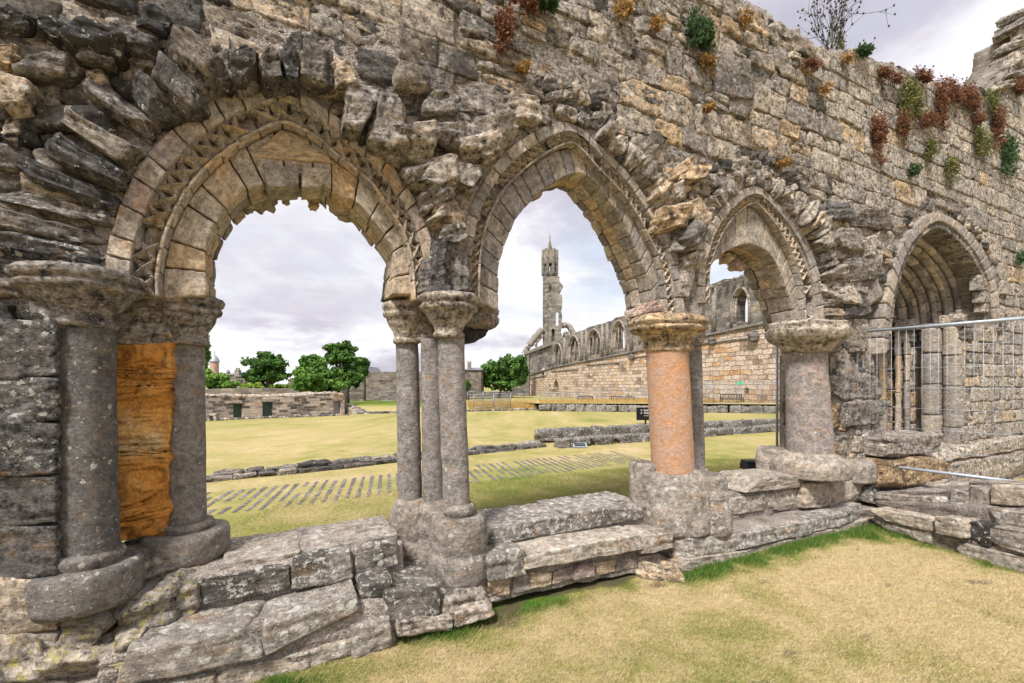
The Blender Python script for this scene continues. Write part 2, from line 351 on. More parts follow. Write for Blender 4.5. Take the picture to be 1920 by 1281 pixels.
def ashlar_mat(name, bw, bh, pal, mortar=(.22, .19, .16), rel=1.0):
    """coursed blocks for far walls, from the metric coordinates in lc"""
    m, t, b = newmat(name); lc = N(t, 'ShaderNodeAttribute', attribute_name='lc').outputs['Vector']
    wn = N(t, 'ShaderNodeTexNoise', i_Scale=.9/bh, i_Detail=3); t.links.new(lc, wn.inputs['Vector'])
    off = mix(t, 1.0, wn.outputs['Color'], (.5, .5, .5), 'SUBTRACT'); sc = N(t, 'ShaderNodeVectorMath', operation='SCALE'); sc.inputs['Scale'].default_value = bh*.75
    t.links.new(off, sc.inputs[0]); ad = N(t, 'ShaderNodeVectorMath', operation='ADD'); t.links.new(lc, ad.inputs[0]); t.links.new(sc.outputs[0], ad.inputs[1])
    br = N(t, 'ShaderNodeTexBrick', i_Scale=1.0, offset=.5, squash=1.3, squash_frequency=3)
    for k, v in (('Color1', (0, 0, 0, 1)), ('Color2', (1, 1, 1, 1)), ('Mortar', (.5, .5, .5, 1))): br.inputs[k].default_value = v
    br.inputs['Mortar Size'].default_value = bh*.07; br.inputs['Mortar Smooth'].default_value = .3; br.inputs['Brick Width'].default_value = bw; br.inputs['Row Height'].default_value = bh
    t.links.new(ad.outputs[0], br.inputs['Vector'])
    n1 = noise(t, lc, .35/bh, 6, .7); n2 = noise(t, lc, 3/bh, 5, .75); big = noise(t, lc, .06/bh, 4, .6)
    k = math_(t, 'ADD', math_(t, 'MULTIPLY', br.outputs['Color'], .6), math_(t, 'MULTIPLY', math_(t, 'ADD', math_(t, 'SUBTRACT', n1, .5), math_(t, 'SUBTRACT', big, .5)), 1.1)); k = math_(t, 'ADD', k, .2, True)
    base = ramp(t, k, pal); base = mix(t, 1.0, base, ramp(t, n2, [(.3, .4), (.5, 1.0), (.66, 1.6)]), 'MULTIPLY')
    base = mix(t, math_(t, 'MULTIPLY', br.outputs['Fac'], .85), base, mortar); t.links.new(base, b.inputs['Base Color'])
    inv = math_(t, 'SUBTRACT', 1.0, br.outputs['Fac'])
    bump(t, b, [(inv, .25*bh*rel, .9), (n1, .5*bh*rel, .7), (n2, .12*bh*rel, .9)]); return m
M_NAVE = ashlar_mat('nave_ashlar', 1.15, .5, [(0, (.15, .11, .09)), (.22, (.32, .24, .18)), (.42, (.48, .38, .31)), (.62, (.58, .48, .39)), (.8, (.50, .33, .18)), (1, (.40, .18, .09))], (.13, .10, .075), 1.8)
M_NAVEG = ashlar_mat('clerestory_stone', 1.2, .55, [(0, (.06, .057, .055)), (.4, (.15, .137, .123)), (.7, (.25, .225, .19)), (1, (.34, .28, .20))])
M_RUBW = ashlar_mat('range_rubble', .5, .19, [(0, (.03, .028, .028)), (.3, (.12, .10, .09)), (.5, (.34, .28, .25)), (.75, (.50, .42, .36)), (1, (.42, .24, .15))], (.42, .36, .32), 1.2)
M_OLDW = ashlar_mat('precinct_rubble', .7, .33, [(0, (.05, .045, .04)), (.4, (.14, .12, .10)), (.75, (.23, .19, .16)), (1, (.30, .24, .19))], (.2, .17, .15))
def plain(name, col, rough=.6, metal=0.0, var=.25, scale=6, bmp=.002):
    m, t, b = newmat(name); lc = N(t, 'ShaderNodeAttribute', attribute_name='lc').outputs['Vector']
    n = noise(t, lc, scale, 6, .7); base = mix(t, 1.0, col, ramp(t, n, [(.3, 1-var*1.5), (.7, 1+var)]), 'MULTIPLY')
    t.links.new(base, b.inputs['Base Color']); b.inputs['Roughness'].default_value = rough; b.inputs['Metallic'].default_value = metal
    bump(t, b, [(n, bmp, .5)]); return m
M_GALV = plain('galvanised_steel', (.36, .40, .45), .45, .3, .15, 20, .0005)
M_RAIL = plain('dull_galvanised_rail', (.22, .24, .27), .5, .2, .15, 20, .0005)
M_GREEN = plain('green_painted_door', (.045, .075, .062), .6, 0, .12, 2)
M_LAV = plain('grey_metal_door', (.25, .24, .29), .5, 0, .15, 2)
M_BLACK = plain('black_board', (.008, .008, .009), .5, 0, .2, 3)
M_RUBBER = plain('black_rubber', (.018, .018, .02), .65, 0, .3, 30)
M_WHITE = plain('white_lettering', (.75, .75, .75), .6, 0, .05)
M_WOOD = plain('dark_bench_wood', (.05, .04, .035), .7, 0, .3, 10)
M_SLATE = plain('slate_roof', (.16, .16, .18), .6, 0, .2, 1)
M_LEAD = plain('lead_dome', (.30, .33, .38), .5, .2, .15, 1)
M_BARK = plain('bark', (.06, .05, .04), .9, 0, .4, 4, .02)
def leaf_mat(name, c0, c1, c2, trans=.25):
    m, t, b = newmat(name); ra = N(t, 'ShaderNodeAttribute', attribute_name='rnd'); sp = N(t, 'ShaderNodeSeparateColor'); t.links.new(ra.outputs['Color'], sp.inputs[0])
    base = ramp(t, sp.outputs[0], [(0, c0), (.5, c1), (1, c2)]); t.links.new(base, b.inputs['Base Color']); b.inputs['Roughness'].default_value = .65
    tr = N(t, 'ShaderNodeBsdfTranslucent'); t.links.new(base, tr.inputs[0]); ms = N(t, 'ShaderNodeMixShader', i_0=trans)
    t.links.new(b.outputs[0], ms.inputs[1]); t.links.new(tr.outputs[0], ms.inputs[2]); t.links.new(ms.outputs[0], t.nodes['Material Output'].inputs[0]); return m
M_LEAF = leaf_mat('tree_leaves', (.025, .06, .014), (.07, .16, .028), (.16, .30, .05))
M_LEAFY = leaf_mat('yellow_green_leaves', (.07, .13, .015), (.17, .27, .03), (.28, .36, .05))
M_REDT = leaf_mat('red_stonecrop', (.07, .032, .022), (.17, .075, .045), (.30, .16, .085))
M_ORT = leaf_mat('orange_tuft', (.15, .085, .03), (.34, .20, .07), (.46, .32, .13))
M_GRT = leaf_mat('wall_herb', (.02, .045, .018), (.05, .10, .04), (.12, .19, .075))
M_OLT = leaf_mat('olive_tuft', (.06, .06, .02), (.13, .14, .04), (.25, .24, .09))
def ground_mat():
    m, t, b = newmat('turf'); lc = N(t, 'ShaderNodeAttribute', attribute_name='lc').outputs['Vector']
    ra = N(t, 'ShaderNodeAttribute', attribute_name='rnd'); sp = N(t, 'ShaderNodeSeparateColor'); t.links.new(ra.outputs['Color'], sp.inputs[0])
    f = noise(t, lc, 45, 6, .8); st = noise(t, vmul(t, lc, (1, 2.5, 1)), 9, 6, .75); md = noise(t, lc, 1.4, 6, .7)
    k = math_(t, 'ADD', sp.outputs[0], math_(t, 'MULTIPLY', math_(t, 'SUBTRACT', st, .5), .9)); k = math_(t, 'ADD', k, math_(t, 'MULTIPLY', math_(t, 'SUBTRACT', md, .5), .7), True)
    base = ramp(t, k, [(0, (.42, .33, .185)), (.22, (.35, .285, .13)), (.5, (.25, .235, .075)), (.75, (.13, .165, .03)), (1, (.05, .13, .012))])
    base = mix(t, 1.0, base, ramp(t, math_(t, 'ADD', math_(t, 'MULTIPLY', f, .5), math_(t, 'MULTIPLY', st, .5)), [(.38, .45), (.5, 1.0), (.6, 1.45)]), 'MULTIPLY')
    sn = noise(t, lc, 2.6, 7, .75); base = mix(t, ramp(t, math_(t, 'ADD', sn, math_(t, 'MULTIPLY', sp.outputs[1], .45)), [(.63, 0.0), (.85, .8)]), base, (.09, .065, .045))
    t.links.new(base, b.inputs['Base Color']); b.inputs['Roughness'].default_value = 1; b.inputs['Specular IOR Level'].default_value = .1
    bump(t, b, [(st, .03, .6), (f, .012, .9)]); return m
M_TURF = ground_mat()
M_BLADE = leaf_mat('grass_blades', (.64, .52, .32), (.32, .275, .095), (.05, .16, .015), .3)
M_DRYG = leaf_mat('dry_tall_grass', (.45, .27, .08), (.5, .34, .13), (.35, .33, .1), .3)
M_PAVE = stone_mat('worn_setts', 1.2, .5, .2, .4, .3)

# ================================================================== SETTING: ground
HYk = [-900, 3, 8, 12, 16, 31, 38, 60, 120, 2000]; HHk = [1.95, 1.95, 2.05, 2.1, 2.15, 2.40, 2.5, 2.62, 2.8, 3.2]
def gz(X, Y):
    X = np.asarray(X, float); Y = np.asarray(Y, float); w = (X-WALL.O[0])*WALL.n[0]+(Y-WALL.O[1])*WALL.n[1]
    out = EYE-np.interp(Y+.35*X*0, HYk, HHk)
    und = .012*vn(np.stack([X*.9, Y*.9, X*0], -1), 3)
    return np.where(w > -.2, .13, out)+und
def wof(X, Y): return (X-WALL.O[0])*WALL.n[0]+(Y-WALL.O[1])*WALL.n[1]
def uof(X, Y): return (X-WALL.O[0])*WALL.d[0]+(Y-WALL.O[1])*WALL.d[1]
def seg_dist(X, Y, pts):
    d = np.full(np.shape(X), 1e9)
    for (x1, y1), (x2, y2) in zip(pts[:-1], pts[1:]):
        t = np.clip(((X-x1)*(x2-x1)+(Y-y1)*(y2-y1))/((x2-x1)**2+(y2-y1)**2), 0, 1); d = np.minimum(d, np.hypot(X-x1-t*(x2-x1), Y-y1-t*(y2-y1)))
    return d
def gpt(x, y, h=1.95): Y = F*h/(y-HY); return ((x-CX)/F*Y, Y)
FRINGE = [gpt(*p) for p in ((1290, 1075), (1400, 1050), (1500, 1025), (1585, 1000), (1645, 993), (1720, 1008), (1800, 1030), (1880, 1055), (1960, 1080))]
FR2 = [gpt(*p) for p in ((560, 1285), (650, 1245), (740, 1205), (930, 1165), (985, 1120), (1100, 1095), (1200, 1080), (1290, 1075))]
def green(X, Y):
    P = np.stack([X, Y, X*0], -1); w = wof(X, Y); n = fbm(P*.55, 5, 4); n2 = fbm(P*2.2, 9, 3)
    g = .12+.20*n+.2*n2+.13*fbm(P*7, 31, 2)
    d = seg_dist(X, Y, FRINGE)+.13*fbm(P*3.1, 41, 3); g = g+1.25*np.clip(1-d/.34, 0, 1)**.8
    d2 = seg_dist(X, Y, FR2)+.15*fbm(P*2.6, 43, 3); g = g+.62*np.clip(1-d2/.42, 0, 1)*(.75+n2)
    out = w < -.5
    go = .25+.16*n+.12*n2+.13*np.clip((Y-15)/20, 0, 1)+.17*((w < -2.6) & (w > -6.6))
    return np.clip(np.where(out, go, g), 0, 1)
def axis(a0, a1, st, big, gr=1.25):
    c = list(np.arange(a0, a1, st)); s = st; x = c[-1]
    while x < big: s *= gr; x += s; c.append(x)
    s = st; x = c[0]; pre = []
    while x > -big: s *= gr; x -= s; pre.append(x)
    return np.array(pre[::-1]+c)
def grid_sheet(buf, xs, ys, zf, Rf):
    X, Y = np.meshgrid(xs, ys); Z = zf(X, Y); V = np.stack([X, Y, Z], -1).reshape(-1, 3); n, m = len(xs), len(ys)
    i = np.arange(m-1)[:, None]*n; j = np.arange(n-1)[None]; Q = np.stack([i+j, i+j+1, i+n+j+1, i+n+j], -1).reshape(-1, 4)
    buf.add(V, Q, L=V*[1, 1, 1], R=Rf(X.ravel(), Y.ravel()))
def soil(X, Y):
    P = np.stack([X, Y, X*0], -1); s = np.clip((fbm(P*[2.2, 4.2, 1], 71, 5, .65)-.92)*2.5, 0, 1)*(wof(X, Y) > .3)
    d = seg_dist(X, Y, FR2)+.1*fbm(P*4, 47, 3); e = np.clip(1-d/.11, 0, 1)*(uof(X, Y) > 0); return np.clip(s+1.4*e, 0, 1)
gb = Buf(); grid_sheet(gb, axis(-7, 9, .09, 1500), axis(0, 14, .09, 1500), gz, lambda X, Y: np.stack([green(X, Y), soil(X, Y), 0*X], -1))
tag(gb.build('ground', M_TURF), kind='structure')

# ================================================================== the arcade wall
WU = WALL.px
def curve(pts, w):
    return resample([WALL.px(p[0], p[1], p[2] if len(p) > 2 else w) for p in pts])
A1 = curve([(203, 545), (198, 490), (206, 440), (226, 385), (250, 330), (285, 280), (327, 237), (375, 200), (432, 172), (482, 160), (535, 154), (567, 175), (615, 205), (642, 227), (692, 267), (730, 302), (765, 352), (790, 400), (807, 440), (816, 485), (818, 560)], 0)
C1 = curve([(304, 560), (302, 525), (307, 485), (320, 435), (342, 388), (367, 350), (400, 314), (450, 276), (500, 247), (530, 238), (560, 246), (600, 270), (632, 300), (690, 345), (725, 395), (748, 430), (762, 465), (770, 505), (774, 565)], -.1)
D1 = curve([(403, 570), (401, 515), (403, 478), (424, 437), (445, 407), (470, 388), (500, 378), (525, 368), (570, 362), (600, 378), (628, 398), (660, 410), (686, 438), (708, 468), (722, 490), (722, 520), (718, 565)], -.5)
A2 = curve([(866, 565), (866, 500), (870, 435), (885, 382), (910, 335), (940, 292), (980, 260), (1025, 236), (1060, 229), (1097, 245), (1137, 285), (1182, 328), (1222, 388), (1256, 440), (1272, 482), (1280, 530), (1284, 590)], 0)
C2 = curve([(896, 565), (898, 500), (907, 437), (925, 390), (945, 358), (980, 323), (1012, 298), (1045, 280), (1068, 273), (1088, 287), (1122, 325), (1157, 362), (1187, 402), (1208, 442), (1228, 482), (1239, 530), (1245, 590)], -.1)
D2 = curve([(936, 585, -.14), (936, 520, -.14), (941, 482, -.14), (955, 442, -.14), (970, 412, -.14), (995, 379, -.2), (1022, 357, -.3), (1045, 347, -.42), (1065, 352, -.48), (1085, 370, -.48), (1110, 402, -.48), (1132, 434, -.48), (1150, 470, -.48), (1166, 508, -.48), (1180, 545, -.48), (1188, 600, -.48)], 0)
A3 = curve([(1311, 570), (1311, 500), (1325, 440), (1345, 403), (1372, 372), (1405, 350), (1432, 356), (1464, 385), (1496, 420), (1520, 462), (1535, 505), (1543, 545), (1547, 600)], 0)
C3 = curve([(1326, 570), (1327, 505), (1343, 455), (1363, 420), (1388, 395), (1412, 385), (1436, 408), (1460, 442), (1480, 480), (1493, 520), (1501, 560), (1503, 605)], -.1)
D3 = curve([(1324, 600, -.14), (1325, 545, -.14), (1332, 505, -.14), (1345, 482, -.2), (1362, 471, -.42), (1385, 480, -.48), (1402, 491, -.48), (1417, 515, -.48), (1428, 545, -.48), (1440, 575, -.48), (1448, 608, -.48)], 0)
# doorway: hood curve traced on the wall face
A4 = curve([(1648, 665), (1650, 640), (1655, 590), (1664, 530), (1682, 470), (1708, 428), (1738, 402), (1768, 402), (1806, 426), (1836, 462), (1856, 500), (1868, 545), (1872, 600)], 0)
C4 = curve([(1658, 665), (1662, 640), (1668, 590), (1677, 540), (1695, 482), (1720, 442), (1745, 420), (1766, 418), (1797, 440), (1825, 474), (1845, 512), (1856, 552), (1860, 600)], 0)
def back_to_px(c, w): return np.stack(proj(WALL.P(c[:, 0], c[:, 1], w)), -1)
def cut_poly(c, w, yb, x0=None, x1=None):
    p = [tuple(q) for q in back_to_px(c, w)]
    return [((x0 or p[0][0]), yb)]+([(x0, p[0][1])] if x0 else [])+p+([(x1, p[-1][1])] if x1 else [])+[((x1 or p[-1][0]), yb)]
mid = lambda a, b, t=.5: a*(1-t)+b*t
HOLES = [cut_poly(mid(C1, A1, .5), -.05, 1400), cut_poly(mid(C2, A2, .5), -.05, 1400), cut_poly(mid(C3, A3, .5), -.05, 1400), [tuple(q) for q in back_to_px(mid(C4, A4, .3), -.12)]+[(1806, 606), (1806, 862), (1655, 862)]]
LOWCUT = [(118, 520), (300, 545), (775, 545), (790, 470), (900, 470), (905, 560), (1180, 600), (1320, 600), (1330, 575), (1450, 600), (1520, 600), (1560, 640), (1556, 690), (1552, 1400), (118, 1400)]
RAG = [(1672, 555), (1668, 830), (1655, 830), (1655, 705), (1612, 700), (1590, 660), (1600, 590), (1650, 560)]
SKYLINE = [(-400, -600), (1180, -600), (1360, -40), (1395, 2), (1440, 22), (1468, 50), (1500, 60), (1540, 92), (1575, 95), (1620, 112), (1665, 120), (1700, 132), (1745, 152), (1790, 160), (1838, 170), (1880, 140), (1912, 100), (1918, 40), (1940, -20), (2000, -140), (2500, -200), (2500, 1000), (1900, 905), (1650, 880), (1550, 900), (1550, 700), (1100, 640), (118, 640), (118, 1300), (-400, 1500)]
def solid(x, y):
    s = inside(SKYLINE, x, y)
    for h in HOLES+[LOWCUT, RAG]: s &= ~inside(h, x, y)
    return s
wall = thing('ruined_arcade_wall', WALL.P(2.5, .13, -.3), 'long ruined sandstone wall with three dogtooth arches and a deep moulded doorway', 'wall')
# mortar core
def core(buf, du, u0, u1, z0, z1, w, back):
    us = np.arange(u0, u1, du); zs = np.arange(z0, z1, du); U, Z = np.meshgrid(us, zs)
    L = np.stack([U, Z, U*0], -1); ww = w+.018*fbm(L*3.4, 2, 4)+.010*fbm(L*14, 8, 2)
    cu, cz = U[:-1, :-1]+du/2, Z[:-1, :-1]+du/2; x, y = proj(WALL.P(cu, cz, w)); keep = solid(x, y)
    V = WALL.P(U, Z, ww).reshape(-1, 3); VB = WALL.P(U, Z, np.where(U > 5.0, back, -.5)).reshape(-1, 3); n = len(us)
    i = np.arange(len(zs)-1)[:, None]*n; j = np.arange(n-1)[None]
    q = np.stack([i+j, i+j+1, i+n+j+1, i+n+j], -1); Q = [q[keep], q[keep][:, ::-1]+len(V)]
    k = np.pad(keep, 1)
    for dy, dx, e in ((0, -1, (3, 0)), (0, 1, (1, 2)), (-1, 0, (0, 1)), (1, 0, (2, 3))):
        nb = k[1+dy:k.shape[0]-1+dy, 1+dx:k.shape[1]-1+dx]; m = keep & ~nb; a, b = q[m][:, e[0]], q[m][:, e[1]]
        Q.append(np.stack([b, a, a+len(V), b+len(V)], -1))
    used = np.unique(np.vstack(Q)); rm = np.full(2*len(V), -1); rm[used] = np.arange(len(used))
    VV = np.vstack([V, VB])[used]; LL = np.vstack([L.reshape(-1, 3), L.reshape(-1, 3)+[0, 0, .9]])[used]
    buf.add(VV, rm[np.vstack(Q)], L=LL, R=(.4, .3, .3))
cb = Buf(); core(cb, .045, -4.0, 15.5, .0, 9.5, -.034, -.78)
cb.build('rubble_core', M_MORTAR, wall)
# zones in photo pixels where the radial rubble of the arches replaces the coursed face
def ringzone(c, d0, x): return [tuple(p) for p in back_to_px(offset(c, d0), 0)]
def nearest(c, x, y):
    p = back_to_px(c, 0)[::4]; return np.min(np.hypot(p[:, 0]-x, p[:, 1]-y))
# coursed upper masonry
mb = Buf(); z = .1
RUB = [(A1, 1.0), (A2, .42), (A3, .52), (A4, .26)]
def inring(u, zz):
    for c, d in RUB:
        p = c[::3]; k = np.argmin(np.hypot(p[:, 0]-u, p[:, 1]-zz)); dd = math.hypot(p[k, 0]-u, p[k, 1]-zz)
        if c is A1: d = .98-.58*max(0, min(1, (k/len(p)-.14)/.2))
        if dd < d*.93: return True
        if c is not A4 and zz < c[:, 1].max() and c[0, 0] < u < c[-1, 0]:
            kk = np.interp(u, c[:, 0], c[:, 1]) if True else 0
            if zz < kk: return True
    return False
rows = []
while z < 9.3:
    h = random.uniform(.19, .34); rows.append((z, h)); z += h
for z, h in rows:
    u = -4.1+random.uniform(0, .3)
    while u < 15:
        L = h*random.uniform(.85, 2.3); far = u > 5.2
        if z > 4.4: L *= 1.05
        if far: L *= 1.15
        x, y = proj(WALL.P(u+L/2, z+h/2, 0)); ok = -260 < x < 2150 and -260 < y < 1000
        if ok:
            X4, Y4 = proj(WALL.P(np.array([u+L/2, u+.04, u+L-.04, u+L/2]), np.array([z+h/2, z+h/2, z+h/2, z+h*.1]), 0)); s = solid(X4, Y4)
            if s.sum() >= (4 if far else 3) and s[0] and not (x < 118 and y > 596) and not inring(u+L/2, z+h/2) and not (z < 2.5 and 4.3 < u < 6.05):
                g = .005; j = lambda a=.016: random.uniform(-a, a); sk = j(.012)
                if not far and random.random() < .14:      # a stone split into two thin ones
                    pieces = [(z, z+h*.5), (z+h*.5, z+h)]
                else: pieces = [(z, z+h)]
                for a, b in pieces:
                    c = [(u+g+j(), a+g+j()+sk), (u+L-g+j(), a+g+j()-sk), (u+L-g+j(), b-g+j()-sk), (u+g+j(), b-g+j()+sk)]
                    pr = random.uniform(-.012, .012) if far else random.uniform(-.018, .022)
                    top = y < np.interp(x, [1300, 1400, 1860], [60, 70, 240]) and x > 1300
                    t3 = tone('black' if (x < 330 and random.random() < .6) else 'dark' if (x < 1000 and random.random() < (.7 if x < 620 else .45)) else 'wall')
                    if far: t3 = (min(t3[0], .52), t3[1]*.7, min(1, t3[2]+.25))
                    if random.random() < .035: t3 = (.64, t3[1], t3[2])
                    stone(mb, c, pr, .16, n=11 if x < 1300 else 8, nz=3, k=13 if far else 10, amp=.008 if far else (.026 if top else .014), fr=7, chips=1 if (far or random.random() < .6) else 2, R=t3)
        u += L
mb.build('coursed_masonry', M_STONE, wall)
APOLY = [[tuple(q) for q in c[::7]]+[tuple(c[-1])] for c in (A1, A2, A3, A4)]
fb = Buf(); z = .1
while z < 9.2:
    h = random.uniform(.10, .17); u = -4.1
    while u < 14.5:
        L = h*random.uniform(.9, 2.4); x, y = proj(WALL.P(u+L/2, z+h/2, -.03))
        if -120 < x < 2020 and -120 < y < 960:
            X4, Y4 = proj(WALL.P(np.array([u+L/2, u+.02, u+L-.02]), np.array([z+h/2]*3), -.03))
            if solid(X4, Y4).sum() == 3 and not (x < 118 and y > 596) and not any(inside(p, np.array([u, u+L/2, u+L]*2), np.array([z+.02]*3+[z+h]*3)).any() for p in APOLY):
                r_ = inring(u+L/2, z+h/2); j = lambda: random.uniform(-.025, .025); t_ = random.uniform(-.03, .03)
                c = [(u+j(), z+j()+t_), (u+L+j(), z+j()-t_), (u+L+j(), z+h+j()-t_), (u+j(), z+h+j()+t_)]
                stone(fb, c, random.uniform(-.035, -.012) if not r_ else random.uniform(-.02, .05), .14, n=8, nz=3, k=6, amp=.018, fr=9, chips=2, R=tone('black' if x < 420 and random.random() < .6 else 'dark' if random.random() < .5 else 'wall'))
        u += L
    z += h
fb.build('rubble_infill', M_STONE, wall)
# ragged capping stones and the higher stump at far right
cp = Buf()
sk = [p for p in SKYLINE if 1360 <= p[0] <= 1840 and p[1] < 175]
for (xa, ya), (xb, yb) in zip(sk[:-1], sk[1:]):
    m = max(1, int((xb-xa)/24))
    for i in range(m):
        t = (i+random.random())/m; x = xa+(xb-xa)*t; y = ya+(yb-ya)*t+6; r = random.uniform(13, 24)
        for w in (-.06, -.4):
            pstone(cp, [(x-r, y+r*.8), (x+r, y+r*.8+6), (x+r*.9, y-r*.25), (x-r*.8, y-r*.4)], w, .34, n=9, nz=6, k=4, amp=.05, chips=4, R=tone('wall'))
for i in range(60):
    t = random.random(); y = 5+t*175; xl = np.interp(y, [0, 40, 100, 135, 170], [1922, 1914, 1906, 1880, 1846]); r = random.uniform(14, 26); x = xl+r+4+random.random()**1.5*120
    pstone(cp, [(x-r, y+7+r*.1), (x+r, y+7-r*.25), (x+r, y-7-r*.3), (x-r, y-7)], random.uniform(-.1, .12), .5, n=10, nz=5, k=5, amp=.04, chips=4, R=(random.uniform(.3, .5), .4, .6))
cp.build('wall_head', M_STONE, wall)
# ---- arches
def ring(buf, Ci, Co, w0, depth, n, q0=0.0, q1=1.0, s0=0.0, s1=1.0, tn='vous', gap=.004, amp=.006, chips=0, k=11, jit=.0, cn=9, nz=4, cv_=.25):
    cuts = np.linspace(s0, s1, n+1); cuts[1:-1] += RS.uniform(-.2, .2, n-1)*(s1-s0)/n
    Lr = np.hypot(*np.diff(Co, axis=0).T).sum()
    for a, b in zip(cuts[:-1], cuts[1:]):
        ga = gap/Lr; d0, d1, dj = random.uniform(-jit, jit), random.uniform(-jit, jit), random.uniform(-jit, jit)*.5
        def f(x, y, a=a+ga, b=b-ga, d0=d0, d1=d1):
            s = a+(b-a)*(x+1)/2; q = q0+d0+(q1+d1-q0-d0)*(y+1)/2; return cv(Ci, s)*(1-q)[:, None]+cv(Co, s)*q[:, None]
        m = np.array([[-1., 0], [1, 0], [0, -1], [0, 1]]); e = f(m[:, 0], m[:, 1])
        block(buf, f, w0+dj, depth, (np.linalg.norm(e[1]-e[0]), np.linalg.norm(e[3]-e[2])), n=cn, nz=nz, k=k, amp=amp, fr=7, chips=chips, R=tone(tn))
def teeth(buf, Ci, Co, q, n, w0, size=1.0, s0=.0, s1=1.0, worn=.1, R=None):
    ss = np.linspace(s0, s1, n+1); ss = (ss[:-1]+ss[1:])/2
    c = Ci*(1-q)+Co*q
    Lc = np.hypot(*np.diff(c, axis=0).T).sum()*(s1-s0)/n
    for s in ss:
        if random.random() < worn: continue
        p = cv(c, s); t = cv(c, min(s+.01, 1))-cv(c, max(s-.01, 0)); t /= np.linalg.norm(t); nn = np.array([-t[1], t[0]]); h = Lc*.5*size; hn = float(np.linalg.norm(cv(Co, s)-cv(Ci, s)))*.235
        V = []; L = []
        m = 8
        for i in range(m+1):
            for k_ in range(m+1):
                a, b = 2*i/m-1, 2*k_/m-1; r = max(abs(a), abs(b)); dg = 1-abs(abs(a)-abs(b))
                hh = (dg**1.7)*(1.1-.2*r) if r > 0 else 1.15
                pinch = 1-.28*(1-dg)*r
                hh += random.uniform(-.05, .05)
                uv = p+t*a*h*pinch+nn*b*hn*pinch; V.append((uv[0], uv[1], w0+min(h, hn)*hh*1.0)); L.append((a*h, b*h, hh*h))
        V = np.array(V); Q = [(i*(m+1)+k_, (i+1)*(m+1)+k_, (i+1)*(m+1)+k_+1, i*(m+1)+k_+1) for i in range(m) for k_ in range(m)]
        buf.add(WALL.P(V[:, 0], V[:, 1], V[:, 2]), Q, L=np.array(L)+RS.uniform(-9, 9, 3), R=tone('vous') if R is None else tone(R))
def roll(buf, c, r, w0, R='vous', nseg=16, s0=0, s1=1, gap=.004, seg=8, amp=.003):
    cuts = np.linspace(s0, s1, nseg+1)
    for a, b in zip(cuts[:-1], cuts[1:]):
        p = cv(c, np.linspace(a, b, 8)); P = WALL.P(p[:, 0], p[:, 1], w0+RS.uniform(-amp, amp)); rr = np.full(8, r); rr[0] = rr[-1] = r*.93; tube(buf, P, rr, seg, R=tone(R))
# relieving rubble: long rough stones set radially round each arch
def radial(buf, c, segs, w=(.0, .1), kind='black', amp=.03, chips=4, q0=.0):
    t = np.gradient(c, axis=0); t /= np.linalg.norm(t, axis=1)[:, None]; nn = np.stack([-t[:, 1], t[:, 0]], -1)
    for s0, s1, ln, tilt in segs:
        a, b = cv(c, s0), cv(c, s1); na, nb = cv(nn, s0), cv(nn, s1); ta, tb = cv(t, s0), cv(t, s1)
        cc = [a+na*q0, a+na*(q0+ln)*random.uniform(.85, 1.05)+ta*tilt, b+nb*(q0+ln)*random.uniform(.85, 1.05)+tb*tilt, b+nb*q0]
        # order bl, br, tr, tl with x along the length
        pr = random.uniform(*w); cc = [cc[1], cc[0], cc[3], cc[2]]
        stone(buf, cc, pr, .24+pr, n=16 if c is A1 else 12, nz=7, k=9, amp=amp, fr=4.5, chips=chips+1, bed=.016, R=tone(kind), ang=random.uniform(-.05, .05))
def rseg(s0, s1, n, l0, l1, tilt=0, gap=.10):
    cuts = np.linspace(s0, s1, n+1); cuts[1:-1] += RS.uniform(-.25, .25, n-1)*(s1-s0)/n
    return [(a+(b-a)*gap*.5, b-(b-a)*gap*.5, (l0+(l1-l0)*i/n)*random.uniform(.8, 1.15), tilt) for i, (a, b) in enumerate(zip(cuts[:-1], cuts[1:]))]
rb = Buf()
